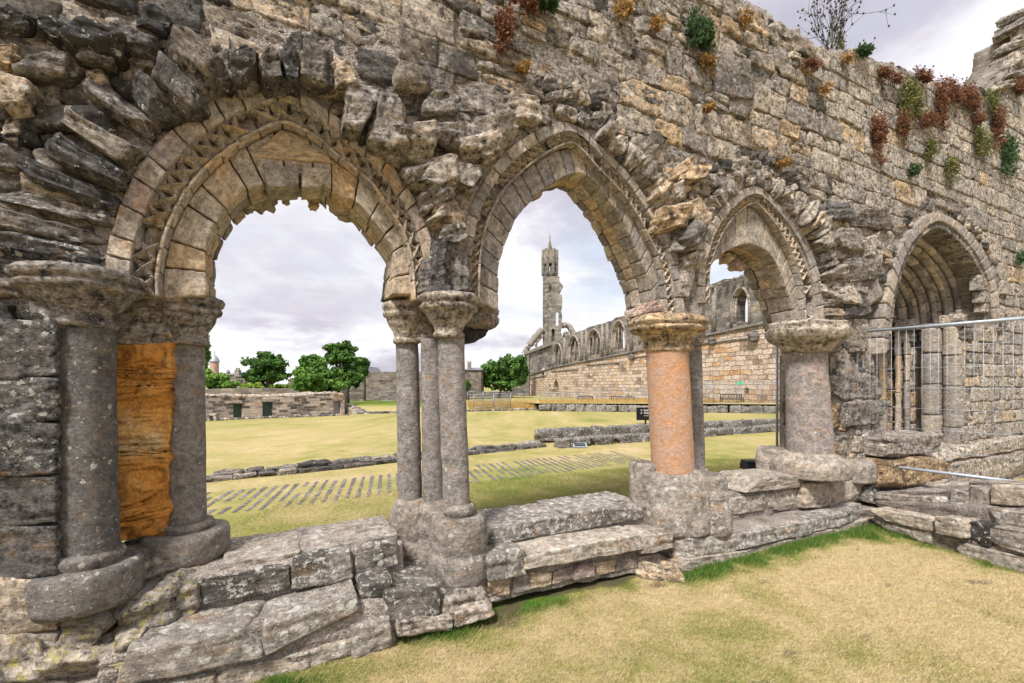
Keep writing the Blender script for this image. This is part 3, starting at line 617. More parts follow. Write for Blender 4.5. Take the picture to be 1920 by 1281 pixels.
TR = [([(-60, 480), (193, 500), (193, 466), (-60, 418)], .05, .08), ([(-60, 414), (193, 463), (196, 427), (-60, 366)], .07, .33), ([(-50, 360), (200, 426), (206, 400), (5, 343)], .04, .3), ([(20, 326), (208, 394), (216, 360), (24, 283)], .09, .06),
 ([(50, 272), (214, 356), (233, 322), (60, 222)], .12, .1), ([(74, 208), (226, 306), (262, 262), (80, 165)], .14, .44), ([(150, 162), (272, 262), (304, 238), (166, 125)], .12, .28), ([(238, 166), (300, 236), (344, 202), (262, 122)], .16, .2),
 ([(278, 132), (334, 208), (386, 188), (308, 76)], .22, .22), ([(308, 92), (380, 172), (436, 124), (316, 18)], .2, .44), ([(418, 112), (446, 160), (484, 145), (424, 40)], .2, .34), ([(28, 134), (140, 142), (156, 100), (34, 74)], .1, .42), ([(-20, 200), (62, 206), (60, 150), (-20, 118)], .12, .58),
 ([(114, 84), (222, 100), (232, 60), (102, 12)], .2, .06), ([(140, 98), (206, 114), (206, 86), (142, 72)], .16, .25), ([(198, 84), (290, 108), (290, 58), (194, 30)], .1, .22), ([(68, 62), (114, 80), (112, 30), (68, 24)], .08, .12), ([(-20, 50), (52, 54), (56, 14), (-20, 2)], .08, .1), ([(-20, 118), (28, 122), (30, 72), (-20, 68)], .06, .66),
 ([(0, 245), (30, 250), (30, 210), (0, 205)], .08, .5), ([(2, 275), (36, 278), (36, 250), (2, 248)], .08, .08), ([(235, 30), (310, 60), (312, 15), (236, -10)], .06, .12),
 ([(396, 158), (434, 156), (428, 92), (398, 96)], .16, .3), ([(434, 156), (488, 150), (486, 78), (430, 84)], .2, .24), ([(486, 150), (536, 148), (532, 72), (486, 78)], .24, .3), ([(534, 150), (572, 150), (566, 56), (520, 62)], .2, .12), ([(560, 152), (628, 158), (622, 64), (566, 60)], .18, .42),
 ([(616, 156), (674, 158), (676, 98), (618, 94)], .2, .6), ([(642, 236), (690, 238), (722, 150), (650, 128)], .22, .38), ([(668, 262), (700, 262), (712, 208), (672, 200)], .1, .2), ([(690, 262), (770, 284), (772, 170), (708, 168)], .22, .42)]
for pts, pr, r_ in TR: pstone(rb, pts, pr, .2+pr, n=26, nz=12, k=9, amp=.02, fr=5, chips=5, bed=.014, R=(r_+random.uniform(-.03, .03), random.uniform(.6, .95), random.uniform(.2, .7)))
radial(rb, A1, rseg(.74, .9, 4, .36, .3), w=(.08, .18), kind='wall', amp=.024, chips=6)
rb.build('relieving_stones', M_STONE, wall)
rb = Buf()
radial(rb, A2, rseg(.12, .46, 7, .3, .26), w=(.0, .12), kind='wall', amp=.028, chips=6)
radial(rb, A2, rseg(.54, .9, 9, .26, .4), w=(.05, .2), kind='wall', amp=.026, chips=6)
rb.build('relieving_stones', M_STONE, wall)
rb = Buf()
radial(rb, A3, rseg(.28, .52, 5, .3, .28), w=(.0, .12), kind='wall', amp=.026, chips=6)
radial(rb, A3, rseg(.52, .99, 14, .34, .62, .03), w=(.05, .18), kind='wall', amp=.03)
rb.build('relieving_stones', M_STONE, wall)
# big knobbly lumps traced one by one, with how far they stand out
hb = Buf()
LUMPS = [([(745, 160), (815, 165), (800, 115), (742, 95)], .16, 'dark'), ([(725, 280), (815, 300), (830, 215), (740, 205)], .3, 'wall'), ([(790, 210), (880, 215), (870, 165), (790, 168)], .14, 'wall'), ([(818, 262), (905, 285), (900, 225), (818, 205)], .22, 'wall'), ([(868, 300), (940, 305), (945, 240), (870, 235)], .26, 'honey'),
 ([(905, 265), (985, 255), (960, 190), (900, 205)], .2, 'wall'), ([(955, 215), (1020, 235), (1020, 180), (960, 170)], .14, 'dark'), ([(775, 350), (862, 352), (862, 285), (780, 282)], .24, 'vgrey'), ([(858, 352), (905, 352), (900, 290), (858, 290)], .22, 'wall'),
 ([(810, 425), (876, 430), (870, 358), (812, 355)], .12, 'vous'), ([(1245, 435), (1305, 430), (1310, 375), (1245, 385)], .2, 'honey'), ([(1240, 395), (1300, 370), (1290, 335), (1235, 355)], .16, 'wall'), ([(1285, 335), (1342, 332), (1340, 298), (1285, 300)], .2, 'honey'),
 ([(1300, 425), (1335, 420), (1335, 365), (1300, 370)], .14, 'wall'), ([(1262, 345), (1312, 322), (1300, 290), (1250, 320)], .1, 'wall'), ([(1270, 470), (1325, 470), (1325, 430), (1270, 430)], .14, 'vgrey'), ([(1205, 300), (1260, 260), (1235, 235), (1180, 280)], .12, 'dark'),
 ([(1270, 560), (1310, 560), (1312, 470), (1275, 472)], .04, 'vgrey'),
 ([(1470, 350), (1525, 340), (1500, 310), (1460, 325)], .1, 'dark'), ([(1560, 410), (1618, 415), (1612, 375), (1560, 372)], .1, 'dark'), ([(1612, 420), (1680, 430), (1670, 390), (1612, 385)], .16, 'dark'), ([(1570, 470), (1640, 480), (1640, 430), (1570, 425)], .12, 'wall'),
 ([(1590, 530), (1655, 530), (1650, 480), (1590, 485)], .1, 'wall'), ([(1555, 560), (1620, 572), (1615, 535), (1555, 530)], .14, 'wall'), ([(1585, 595), (1640, 598), (1640, 560), (1585, 562)], .1, 'dark'), ([(1545, 640), (1600, 640), (1600, 600), (1548, 598)], .06, 'wall'), ([(1600, 660), (1628, 660), (1626, 598), (1600, 600)], .04, 'wall'),
 ([(1620, 480), (1650, 480), (1655, 430), (1625, 430)], .08, 'wall')]
for pts, pr, tn in LUMPS: pstone(hb, pts, pr*.8, .2+pr*.8, n=20, nz=10, k=10, amp=.016, fr=6, chips=6, bed=.012, R=tone(tn))
hb.build('broken_corbel_stones', M_STONE, wall)
# arch 1
def nearest_idx(C, D): return np.array([np.argmin(np.hypot(D[:, 0]-p[0], D[:, 1]-p[1])) for p in C])
def arch(name, A, C, D, nv, nt, ni, tn, gr, wf=.0):
    b = Buf(); ring(b, C, A, wf, .5, nv, q0=.54, q1=1.0, tn=tn, gap=.005, amp=.006, k=20, cn=11)
    ring(b, C, A, wf-.13, .34, nv, q0=.02, q1=.52, tn=tn, amp=.003, k=14, cn=7, nz=3)
    o = b.build(name, M_MOULD, wall)
    t = Buf(); teeth(t, C, A, .34, nt, wf-.09, 1.12, R='tooth'); t.build('dogtooth_moulding', M_MOULD, o, smooth=False)
    r = Buf(); ring(r, C, A, wf-.06, .3, nv, q0=-.01, q1=.12, tn=tn, amp=.003, k=16, cn=6, nz=3); roll(r, mid(C, A, .055), .012, wf-.058, tn, nv); r.build('roll_moulding', M_MOULD, o)
    i = Buf(); DE = D; Cx = C.copy(); ti = nearest_idx(C, D); gap_ = np.linalg.norm(C-D[ti], axis=1)
    OD = offset(D, .2); OC = OD[ti]; m = gap_ < .2; Cx[m] = OC[m]; Cx = resample(Cx[::6], 160, False); C0 = C; C = Cx
    ring(i, DE, C, wf-.14, .2, ni, q0=.03, q1=1.0, tn=tn, amp=.006, k=16, cn=11)
    ring(i, DE, C, wf-.335, .16, ni, q0=.0, q1=.95, tn=gr, amp=.008, k=12, cn=9, jit=.02)
    i.build('inner_order', M_MOULD, o)
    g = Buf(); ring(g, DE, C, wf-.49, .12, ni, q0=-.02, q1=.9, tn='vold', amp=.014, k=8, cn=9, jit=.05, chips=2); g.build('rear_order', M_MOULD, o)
    return o
a1 = arch('arch', A1, C1, D1, 21, 30, 15, 'vous', 'vous')
a2 = arch('arch', A2, C2, D2, 26, 50, 24, 'vgrey', 'honey')
a3 = arch('arch', A3, C3, D3, 22, 38, 17, 'vgrey', 'vous')
# crown infill and broken cusps
t1 = Buf()
for pts, w, tn in (([(464, 292), (640, 308), (545, 245), (528, 240)], -.118, 'vous'), ([(500, 352), (562, 350), (560, 312), (490, 303)], -.112, 'vgrey'), ([(566, 352), (604, 350), (622, 316), (565, 310)], -.11, 'vous')):
    pstone(t1, pts, w, .3, n=14, nz=4, k=10, amp=.006, R=tone(tn))
for x, y, r in ((484, 380, 13), (505, 377, 15), (536, 368, 10), (592, 380, 11), (650, 402, 12), (470, 385, 9)):
    pstone(t1, [(x-r, y+r*.6), (x+r*.6, y+r*.8), (x+r, y-r), (x-r, y-r)], -.5, .16, n=9, nz=6, k=3, amp=.03, fr=9, R=tone('brown'))
for x, y, r in ((1372, 484, 10), (1392, 497, 12), (1352, 476, 9)):
    pstone(t1, [(x-r, y+r*.6), (x+r*.6, y+r*.8), (x+r, y-r), (x-r, y-r)], -.45, .16, n=9, nz=6, k=3, amp=.03, fr=9, R=tone('brown'))
t1.build('crown_infill', M_MOULD, wall)
# doorway orders
d = Buf(); ring(d, C4, A4, .03, .45, 24, q0=0, q1=1, tn='vgrey', amp=.006, k=9, cn=8)
dr = d.build('doorway_arch', M_MOULD, wall)
ctr = np.array([(C4[0, 0]+C4[-1, 0])/2, C4[-1, 1]])
d = Buf(); 
def shr(c, k): return ctr+(c-ctr)*np.array([k, k*.5+.5*1]) if False else ctr+(c-ctr)*k
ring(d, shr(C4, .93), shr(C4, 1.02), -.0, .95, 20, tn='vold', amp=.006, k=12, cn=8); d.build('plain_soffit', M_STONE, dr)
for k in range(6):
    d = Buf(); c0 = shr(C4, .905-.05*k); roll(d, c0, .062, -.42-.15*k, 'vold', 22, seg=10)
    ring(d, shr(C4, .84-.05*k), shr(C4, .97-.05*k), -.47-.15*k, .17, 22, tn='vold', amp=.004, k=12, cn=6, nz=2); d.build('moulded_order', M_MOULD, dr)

# ================================================================== piers
def P0(xc, w, z=.13): u, _ = WALL.px(xc, 700, w); return WALL.P(u, z, w)
def lb(name, parent, mat, items, label=None):    # lathes and stones joined into one part
    b = Buf()
    for it in items:
        if it[0] == 'l': wlathe(b, it[1], it[2], it[3], **it[4])
        else: pstone(b, it[1], it[2], it[3], **it[4])
    return b.build(name, mat, parent, label=label)
G_ = (.30, .25, .35); G2 = (.36, .3, .2); LV = (.97, .2, .2); DK = (.16, .6, .3)
def shaft(p, xc, w, r0, r1, y0, y1, lean, R, label=None, amp=.004, mat=None):
    return lb('shaft', p, mat or M_SHAFT, [('l', xc, w, [(r0*.98, y0), (r0, y0+6), ((r0+r1)/2, (y0+y1)/2), (r1, y1)], dict(seg=56, amp=amp, R=R, lean=lean, fr=5))], label)
CAP = lambda a, y0, r, y1: [(a*.92, y0), (a, y0+(y1-y0)*.07), (a*.97, y0+(y1-y0)*.16), (a*.9, y0+(y1-y0)*.2), (a*.96, y0+(y1-y0)*.26), (a*.94, y0+(y1-y0)*.33), (a*.82, y0+(y1-y0)*.38), ((a*.5+r*.5), y0+(y1-y0)*.52), (r*1.12, y0+(y1-y0)*.72), (r*1.04, y0+(y1-y0)*.86), (r*1.17, y0+(y1-y0)*.9), (r*1.14, y0+(y1-y0)*.97), (r, y1)]
# --- left pier
p = thing('clustered_pier', P0(160, 0), 'dark left pier with two round grey shafts either side of a raw ochre slab', 'pier', 'piers of the arcade')
shaft(p, 157, .0, 46, 46, 608, 1055, 8, (.2, .5, .35), 'thick dark grey shaft speckled with pale lichen', .006)
shaft(p, 346, -.45, 32, 33, 640, 996, 3, (.99, .3, .3), 'slimmer smooth grey shaft')
b = Buf(); pstone(b, [(200, 1026), (318, 1010), (322, 622), (194, 622)], -.28, .3, n=60, nz=8, k=14, amp=.034, fr=3, chips=0, R=(.745, .25, .0)); b.build('ochre_slab', M_SLAB, p, label='ochre orange broken sandstone slab')
lb('capital', p, M_STONE, [('l', 153, .0, CAP(97, 488, 46, 612), dict(seg=60, amp=.014, R=(.33, .5, .4))),
   ('s', [(40, 603), (112, 612), (112, 520), (40, 500)], .16, .4, dict(n=16, nz=8, k=4, amp=.04, chips=4, R=(.3, .6, .4))), ('s', [(55, 540), (130, 525), (125, 488), (50, 488)], .22, .4, dict(n=14, k=5, amp=.02, R=(.36, .5, .4)))], 'large moulded round capital')
lb('capital', p, M_STONE, [('l', 349, -.40, CAP(60, 548, 33, 645), dict(seg=48, amp=.012, R=(.36, .55, .2))), ('s', [(192, 646), (318, 646), (330, 572), (192, 572)], -.25, .5, dict(n=16, k=12, amp=.02, R=(.42, .6, .1))),
   ('s', [(205, 575), (345, 575), (350, 540), (205, 530)], -.2, .4, dict(n=14, k=8, amp=.012, R=(.4, .5, .2)))])
lb('base', p, M_SHAFT, [('l', 160, .0, [(46, 1046), (52, 1050), (59, 1060), (60, 1068), (54, 1076), (60, 1080), (76, 1086), (83, 1096), (85, 1108), (85, 1160), (80, 1168)], dict(seg=60, amp=.008, R=(.26, .5, .6)))])
lb('base', p, M_SHAFT, [('l', 350, -.42, [(33, 986), (42, 990), (45, 998), (40, 1004), (55, 1008), (66, 1014), (69, 1026), (69, 1062), (62, 1075)], dict(seg=48, amp=.008, R=(.34, .5, .3))),
   ('s', [(205, 1085), (330, 1068), (330, 1020), (205, 1040)], -.2, .4, dict(n=16, k=7, amp=.012, R=(.3, .6, .4)))])
# dark dressed jamb at the left edge, part of the wall
b = Buf()
for y0, y1, R in ((598, 706, (.2, .7, .5)), (706, 792, (.17, .7, .7)), (792, 892, (.15, .7, .6)), (892, 986, (.2, .7, .2)), (986, 1085, (.18, .65, .2)), (1085, 1190, (.55, .6, .2)), (1190, 1300, (.45, .5, .9))):
    j = random.uniform(-8, 8); pstone(b, [(-260, y1+40), (109, y1-3), (109, y0+1), (-260, y0-10)], .20, .7, n=22, nz=8, k=14, amp=.018, fr=3, R=R)
b.build('dressed_jamb', M_STONE, wall)
# --- second pier
p = thing('clustered_pier', P0(852, 0), 'slender central pier of three grey shafts on a tall swollen drum base', 'pier', 'piers of the arcade')
shaft(p, 845, .0, 25.5, 25, 628, 960, 11, (.97, .3, .3), 'front shaft with a crack across its middle', .005)
shaft(p, 763, -.45, 20.5, 22, 640, 950, 6, (.99, .25, .3), 'smooth rear left shaft')
shaft(p, 808, -.28, 19, 20, 635, 948, 5, (.97, .45, .1), 'rusty streaked middle shaft')
lb('capital', p, M_STONE, [('l', 842, .02, CAP(57, 545, 26, 632), dict(seg=52, amp=.010, R=(.46, .4, .3)))], 'round front capital')
lb('carved_stump', p, M_STONE, [('s', [(803, 548), (850, 550), (846, 432), (815, 445)], .1, .3, dict(n=26, nz=10, k=9, amp=.02, chips=0, bed=.035, R=(.16, .75, .3))), ('s', [(838, 550), (892, 548), (880, 450), (836, 430)], .07, .3, dict(n=26, nz=10, k=9, amp=.02, chips=0, bed=.035, R=(.3, .75, .4))),
   ('s', [(790, 548), (812, 548), (818, 480), (792, 485)], .05, .2, dict(n=18, nz=8, k=12, amp=.012, bed=.02, R=(.3, .7, .3)))], 'black weathered carved figure stump')
lb('capital', p, M_STONE, [('l', 762, -.42, CAP(44, 562, 21, 644), dict(seg=44, amp=.008, R=(.5, .35, .2))), ('s', [(770, 640), (830, 640), (830, 560), (762, 565)], -.3, .2, dict(n=14, k=8, amp=.02, R=(.5, .3, .1)))])
lb('capital', p, M_STONE, [('l', 903, -.42, [(28, 572), (34, 577), (33, 584), (30, 588), (34, 594), (33, 602), (27, 610), (18, 616)], dict(seg=40, amp=.008, R=(.4, .5, .2))), ('s', [(872, 645), (908, 640), (925, 606), (868, 606)], -.4, .25, dict(n=16, nz=8, k=5, amp=.02, chips=3, R=(.06, .9, .1)))], 'cantilevered capital whose shaft is missing')
lb('base', p, M_BENCH, [('l', 860, .03, [(25, 948), (29, 954), (33, 961), (31, 968), (27, 972), (40, 975), (50, 982), (53, 1000), (52, 1038), (49, 1046), (54, 1052), (58, 1068), (57, 1100), (50, 1112), (55, 1118), (56, 1160), (52, 1175)], dict(seg=60, amp=.016, fr=4, R=(.36, .35, .5))),
   ('l', 770, -.42, [(22, 938), (27, 943), (30, 950), (34, 958), (37, 975), (35, 1006), (31, 1014), (33, 1080)], dict(seg=48, amp=.012, R=(.42, .4, .3))),
   ('l', 815, -.25, [(22, 940), (26, 950), (32, 966), (34, 1000), (30, 1014), (34, 1090)], dict(seg=40, amp=.012, R=(.42, .4, .3)))], 'tall swollen drum base')
lb('plinth', p, M_STONE, [('s', [(822, 1185), (915, 1150), (912, 1105), (828, 1120)], .34, .4, dict(n=18, k=6, amp=.02, R=(.42, .4, .7))), ('s', [(742, 1200), (850, 1185), (850, 1155), (745, 1165)], .42, .4, dict(n=16, k=5, amp=.02, R=(.5, .2, .6))),
   ('s', [(850, 1186), (932, 1156), (924, 1128), (850, 1150)], .44, .4, dict(n=16, k=4, amp=.02, R=(.52, .15, .5)))], 'pale plinth stones')
# --- third pier, orange
p = thing('clustered_pier', P0(1252, 0), 'third pier with a stout orange sandstone column and a thin grey shaft', 'pier', 'piers of the arcade')
shaft(p, 1250, -.05, 38, 38.5, 650, 893, 12, (.845, .0, .0), 'stout smooth orange sandstone shaft', .002, stone_mat('orange_column', 2.6, .1, .05, .25, .0, cv=.26))
shaft(p, 1299, -.5, 15, 15.5, 640, 888, 7, (.98, .3, .2), 'thin grey shaft')
lb('capital', p, M_STONE, [('l', 1251, -.05, [(60, 586), (69, 590), (72, 598), (66, 603), (71, 610), (66, 616), (52, 622), (44, 632), (40, 645), (43, 649), (43, 655), (38, 659)], dict(seg=52, amp=.016, R=(.63, .5, .0))),
   ('l', 1303, -.45, [(18, 600), (22, 606), (20, 616), (17, 632), (17, 646)], dict(seg=32, amp=.008, R=(.5, .4, .2))), ('s', [(1200, 594), (1312, 594), (1290, 560), (1225, 562)], -.1, .3, dict(n=14, k=4, amp=.03, R=(.88, .4, .1)))], 'worn rusty orange capital')
lb('base', p, M_BENCH, [('l', 1262, -.05, [(40, 884), (46, 890), (50, 895), (56, 905), (62, 930), (66, 985), (66, 1010)], dict(seg=56, amp=.016, fr=4.5, R=(.42, .4, .5))),
   ('l', 1207, -.2, [(18, 868), (25, 874), (27, 890), (26, 962), (24, 980)], dict(seg=36, amp=.02, R=(.4, .4, .3))), ('l', 1305, -.5, [(16, 878), (22, 882), (22, 900)], dict(seg=30, amp=.006, R=(.4, .4, .4))),
   ('l', 1325, .12, [(26, 893), (34, 898), (37, 908), (38, 940), (35, 946), (40, 952), (44, 965), (43, 1000), (40, 1010)], dict(seg=50, amp=.016, fr=4, R=(.4, .55, .8)))], 'lobed weathered base spotted with white lichen')
# --- fourth pier
p = thing('clustered_pier', P0(1515, 0), 'fourth pier with a pale pitted tapering column against broken masonry', 'pier', 'piers of the arcade')
shaft(p, 1510, -.08, 34, 38, 652, 862, 9, (.93, .35, .2), 'pale pinkish grey shaft with black pitting', .006)
lb('capital', p, M_STONE, [('l', 1513, -.05, [(62, 598), (68, 602), (66, 608), (70, 614), (69, 622), (64, 632), (52, 642), (44, 650), (38, 658)], dict(seg=48, amp=.03, fr=4, R=(.50, .25, .1))), ('s', [(1540, 655), (1588, 650), (1588, 598), (1540, 600)], .05, .4, dict(n=16, k=6, amp=.03, R=(.5, .3, .2)))], 'worn cream capital')
lb('base', p, M_BENCH, [('l', 1518, -.05, [(38, 852), (44, 856), (50, 862), (58, 868), (64, 876), (66, 886), (64, 904)], dict(seg=50, amp=.010, R=(.45, .3, .3))), ('l', 1590, -.08, [(28, 862), (36, 866), (42, 874), (44, 884), (43, 908)], dict(seg=40, amp=.012, R=(.42, .4, .3))),
   ('l', 1452, -.5, [(20, 842), (27, 846), (28, 862), (30, 868), (30, 890)], dict(seg=36, amp=.03, R=(.45, .3, .3)))])
b = Buf()
for x0, y0, x1, y1, w, R in ((1556, 702, 1655, 752, .02, (.3, .5, .5)), (1556, 753, 1586, 806, -.02, (.66, .85, .1)), (1586, 753, 1672, 805, .04, (.3, .5, .5)), (1556, 806, 1612, 862, -.02, (.42, .5, .2)), (1612, 805, 1670, 862, .0, (.4, .6, .4)),
      (1552, 655, 1600, 702, -.06, (.5, .4, .3)), (1598, 655, 1640, 700, -.1, (.42, .4, .4)), (1630, 862, 1672, 905, .0, (.36, .6, .5)), (1552, 600, 1600, 655, -.06, (.45, .3, .3))):
    rstone(b, x0, y0, x1, y1, w, .7, n=20, nz=8, k=9, amp=.022, fr=4, chips=2, R=R)
b.build('broken_jamb', M_STONE, wall)
# ---- doorway jamb: reveal stones, shafts, capitals
uj, _ = WALL.px(1806, 700, 0); REV = Frame(WALL.P(uj, 0, 0)[:2], (1, -2)); zs0 = WALL.px(1806, 855, 0)[1]; zs1 = WALL.px(1806, 612, 0)[1]
b = Buf(); z = zs0
while z < zs1:
    h = random.uniform(.3, .55)
    for u0, u1, w, tn in ((-1.5, -1.05, .05, 'brown'), (-1.05, -.72, .03, 'brown'), (-.36, -.02, .0, 'vgrey')):
        stone(b, [(u0+.01, z), (u1-.01, z), (u1-.01, z+h-.015), (u0+.01, z+h-.015)], w, .3, frame=REV, n=12, nz=4, k=10, amp=.02, R=tone(tn))
    z += h
b.build('doorway_jamb', M_STONE, wall)
b = Buf()
for u_, o_, r_, tn in ((-.80, .09, .05, 'vgrey'), (-.93, .13, .05, 'brown'), (-.44, .03, .15, 'vgrey'), (-.16, -.04, .14, 'vgrey'), (-1.2, .1, .07, 'brown')):
    q = REV.P(u_, 0, o_); z0 = zs0+.02; cuts = [zs1]
    while cuts[-1] > z0+.3: cuts.append(max(z0, cuts[-1]-random.uniform(.45, .8)))
    for za, zb3 in zip(cuts[:-1], cuts[1:]): lathe(b, q[:2]+RS.uniform(-.008, .008, 2), [(r_*.93, za), (r_, za-.02), (r_, zb3+.03), (r_*.93, zb3+.008)], seg=22, amp=.012, R=tone(tn))
b.build('doorway_shafts', M_SHAFT, wall)
b = Buf()
for u0, u1, w in ((-.3, .05, .1), (-.66, -.3, .14), (-1.02, -.66, .18), (-1.4, -1.02, .2)):
    stone(b, [(u0, zs1-.02), (u1, zs1-.02), (u1, zs1+.1), (u0, zs1+.1)], w, .4, frame=REV, n=12, k=7, amp=.02, R=(.28, .8, .1)); stone(b, [(u0+.03, zs1-.26), (u1-.03, zs1-.26), (u1, zs1-.02), (u0, zs1-.02)], w-.05, .4, frame=REV, n=12, k=5, amp=.03, R=(.34, .8, .1))
b.build('doorway_capitals', M_STONE, wall)
# ================================================================== stone benches between the piers
def bench(name, label, loc, rows, mat=None, group='stepped stone benches', beds=()):
    t = thing(name, loc, label, 'stone bench', group)
    for nm, items in rows:
        b = Buf()
        for pts, w, dep, R in items:
            (ax, ay), (bx, by), (cx, cy), (dx, dy) = pts; pstone(b, [(ax-1.5, ay+1), (bx+1.5, by+1), (cx+1.5, cy-1), (dx-1.5, dy-1)], w, dep, n=26, nz=16, k=14, amp=.013, fr=4.5, chips=1, bed=.004, R=R)
        b.build(nm, mat or M_BENCH, t)
    for (x0, y0, x1, y1, yb0, yb1, w, dep) in beds:
        b = Buf(); pstone(b, [(x0, yb0), (x1, yb1), (x1, y1), (x0, y0)], w, dep, n=36, nz=18, k=14, amp=.016, fr=5); b.build('mortar_bed', M_MORTAR, t)
    return t
B = lambda r, g=.55, l=.8: (r, g, l)
bench('stone_bench', 'stepped stone bench under the nearest arch with big worn slabs', P0(560, .1), [
 ('sill', [([(415, 1078), (560, 1052), (560, 1036), (415, 1060)], -.04, .62, B(.45, .3, .5)), ([(560, 1052), (745, 1016), (745, 1003), (560, 1036)], -.04, .62, B(.42, .3, .6))]),
 ('upper_step', [([(376, 1138), (542, 1105), (542, 1060), (376, 1088)], .04, .5, B(.38, .75)), ([(547, 1108), (660, 1084), (656, 1032), (549, 1050)], .07, .5, B(.4, .7, .9)), ([(667, 1078), (746, 1062), (746, 1012), (667, 1030)], .04, .5, B(.42, .7))]),
 ('lower_step', [([(215, 1292), (492, 1234), (490, 1178), (235, 1222)], .42, .7, B(.38, .55)), ([(495, 1233), (673, 1170), (670, 1118), (497, 1176)], .40, .7, B(.4, .5)), ([(678, 1140), (735, 1130), (735, 1085), (680, 1100)], .30, .6, B(.3, .7)), ([(722, 1168), (826, 1158), (824, 1098), (724, 1112)], .36, .6, B(.36, .75))]),
 ('plinth', [([(120, 1345), (400, 1310), (400, 1270), (120, 1312)], .40, .5, B(.46, .2)), ([(400, 1318), (580, 1270), (578, 1222), (402, 1262)], .37, .5, B(.5, .2)), ([(582, 1272), (660, 1250), (660, 1200), (582, 1222)], .36, .5, B(.48, .3)), ([(655, 1250), (735, 1212), (730, 1160), (655, 1180)], .40, .5, B(.42, .3)), ([(500, 1250), (700, 1200), (700, 1150), (500, 1200)], .3, .5, B(.4, .4))])], beds=[(330, 1084, 760, 1014, 1330, 1240, -.0, .6), (180, 1236, 745, 1120, 1330, 1215, .35, .6)])
bench('stone_bench', 'stepped stone bench under the second arch with straight sill slabs', P0(1050, .1), [
 ('sill', [([(905, 1026), (1000, 1008), (1000, 978), (905, 995)], -.02, .62, B(.34, .6, .9)), ([(1002, 1008), (1062, 997), (1062, 967), (1002, 978)], -.02, .62, B(.36, .6, .9)), ([(1064, 997), (1205, 972), (1205, 944), (1064, 966)], -.02, .62, B(.38, .65, .9))]),
 ('upper_step', [([(917, 1092), (988, 1080), (985, 1032), (917, 1045)], .28, .6, B(.34, .6, 1)), ([(986, 1068), (1206, 1030), (1200, 1003), (986, 1042)], .30, .6, B(.52, .5, .9)), ([(1205, 1040), (1262, 1028), (1260, 1000), (1205, 1004)], .28, .6, B(.48, .4, .7))]),
 ('rubble_footing', [([(918+i*40, 1122-i*8.5), (955+i*40, 1114-i*8.5), (955+i*40, 1080-i*6), (918+i*40, 1088-i*6)], .22+random.uniform(-.03, .03), .5, B(random.choice([.9, .62, .7, .4]), .6, .2)) for i in range(8)])], beds=[(905, 994, 1215, 944, 1140, 1075, -.05, .58), (905, 1050, 1215, 1012, 1135, 1070, .2, .5)])
bench('stone_bench', 'stepped stone bench under the third arch beside a green grass fringe', P0(1440, .1), [
 ('sill', [([(1366, 968), (1440, 954), (1440, 926), (1366, 936)], .0, .62, B(.46, .4, .8)), ([(1441, 954), (1512, 940), (1512, 914), (1441, 926)], .0, .62, B(.45, .5, .9)), ([(1512, 955), (1640, 942), (1640, 898), (1512, 908)], .12, .7, B(.56, .5, .5)), ([(1400, 925), (1515, 912), (1515, 892), (1430, 898)], .06, .6, B(.46, .5, .5))]),
 ('lower_step', [([(1285, 1050), (1382, 1036), (1380, 1004), (1285, 1012)], .34, .7, B(.42, .5, 1)), ([(1383, 1036), (1492, 1010), (1490, 985), (1383, 1003)], .34, .7, B(.38, .6, 1)), ([(1493, 1010), (1632, 968), (1628, 948), (1493, 984)], .34, .7, B(.38, .6, 1))]),
 ('plinth', [([(1282, 1072), (1400, 1054), (1400, 1034), (1282, 1050)], .35, .5, B(.5, .1, .8)), ([(1400, 1054), (1645, 992), (1640, 968), (1400, 1034)], .33, .5, B(.5, .2, .6))])], beds=[(1360, 928, 1660, 892, 1040, 985, -.03, .6), (1290, 1012, 1645, 952, 1070, 992, .30, .5), (1450, 898, 1680, 880, 960, 960, .0, .6)])
# rubble footing under the left pier with yellow lichen
t = thing('rubble_footing', P0(200, .3), 'rough rubble footing under the left pier covered in yellow lichen', 'footing')
b = Buf()
for pts, w, R in (([(225, 1135), (360, 1112), (350, 1044), (225, 1056)], -.08, (.4, .6, .5)), ([(55, 1250), (200, 1240), (205, 1165), (60, 1178)], .22, (.4, .3, .9)), ([(200, 1230), (330, 1200), (330, 1105), (205, 1130)], .14, (.35, .6, .8)), ([(320, 1180), (385, 1160), (380, 1075), (320, 1090)], .08, (.4, .4, .7)), ([(60, 1320), (250, 1300), (245, 1225), (50, 1240)], .3, (.5, .3, .8)), ([(-150, 1340), (70, 1340), (62, 1205), (-150, 1215)], .34, (.46, .4, .8)), ([(180, 1262), (260, 1250), (262, 1205), (185, 1220)], .36, (.5, .2, .9)), ([(-150, 1420), (260, 1400), (250, 1296), (-150, 1316)], .42, (.42, .3, .6))):
    pstone(b, pts, w, .5, n=20, nz=10, k=6, amp=.04, fr=4, chips=4, R=R)
b.build('stones', M_YLICH, t)
# loose slab
b = Buf(); gx, gy = gpt(1243, 1090); SL = Frame((gx, gy), (.93, -.2))
stone(b, [(-.24, .12), (.24, .08), (.22, .21), (-.24, .29)], .02, .40, frame=SL, n=22, nz=14, k=5, amp=.03, chips=3, R=(.6, .4, .6))
tag(b.build('loose_stone', M_STONE, origin=(gx, gy, .13)), 'loose ochre stone slab lying on the grass before the orange column', 'stone')
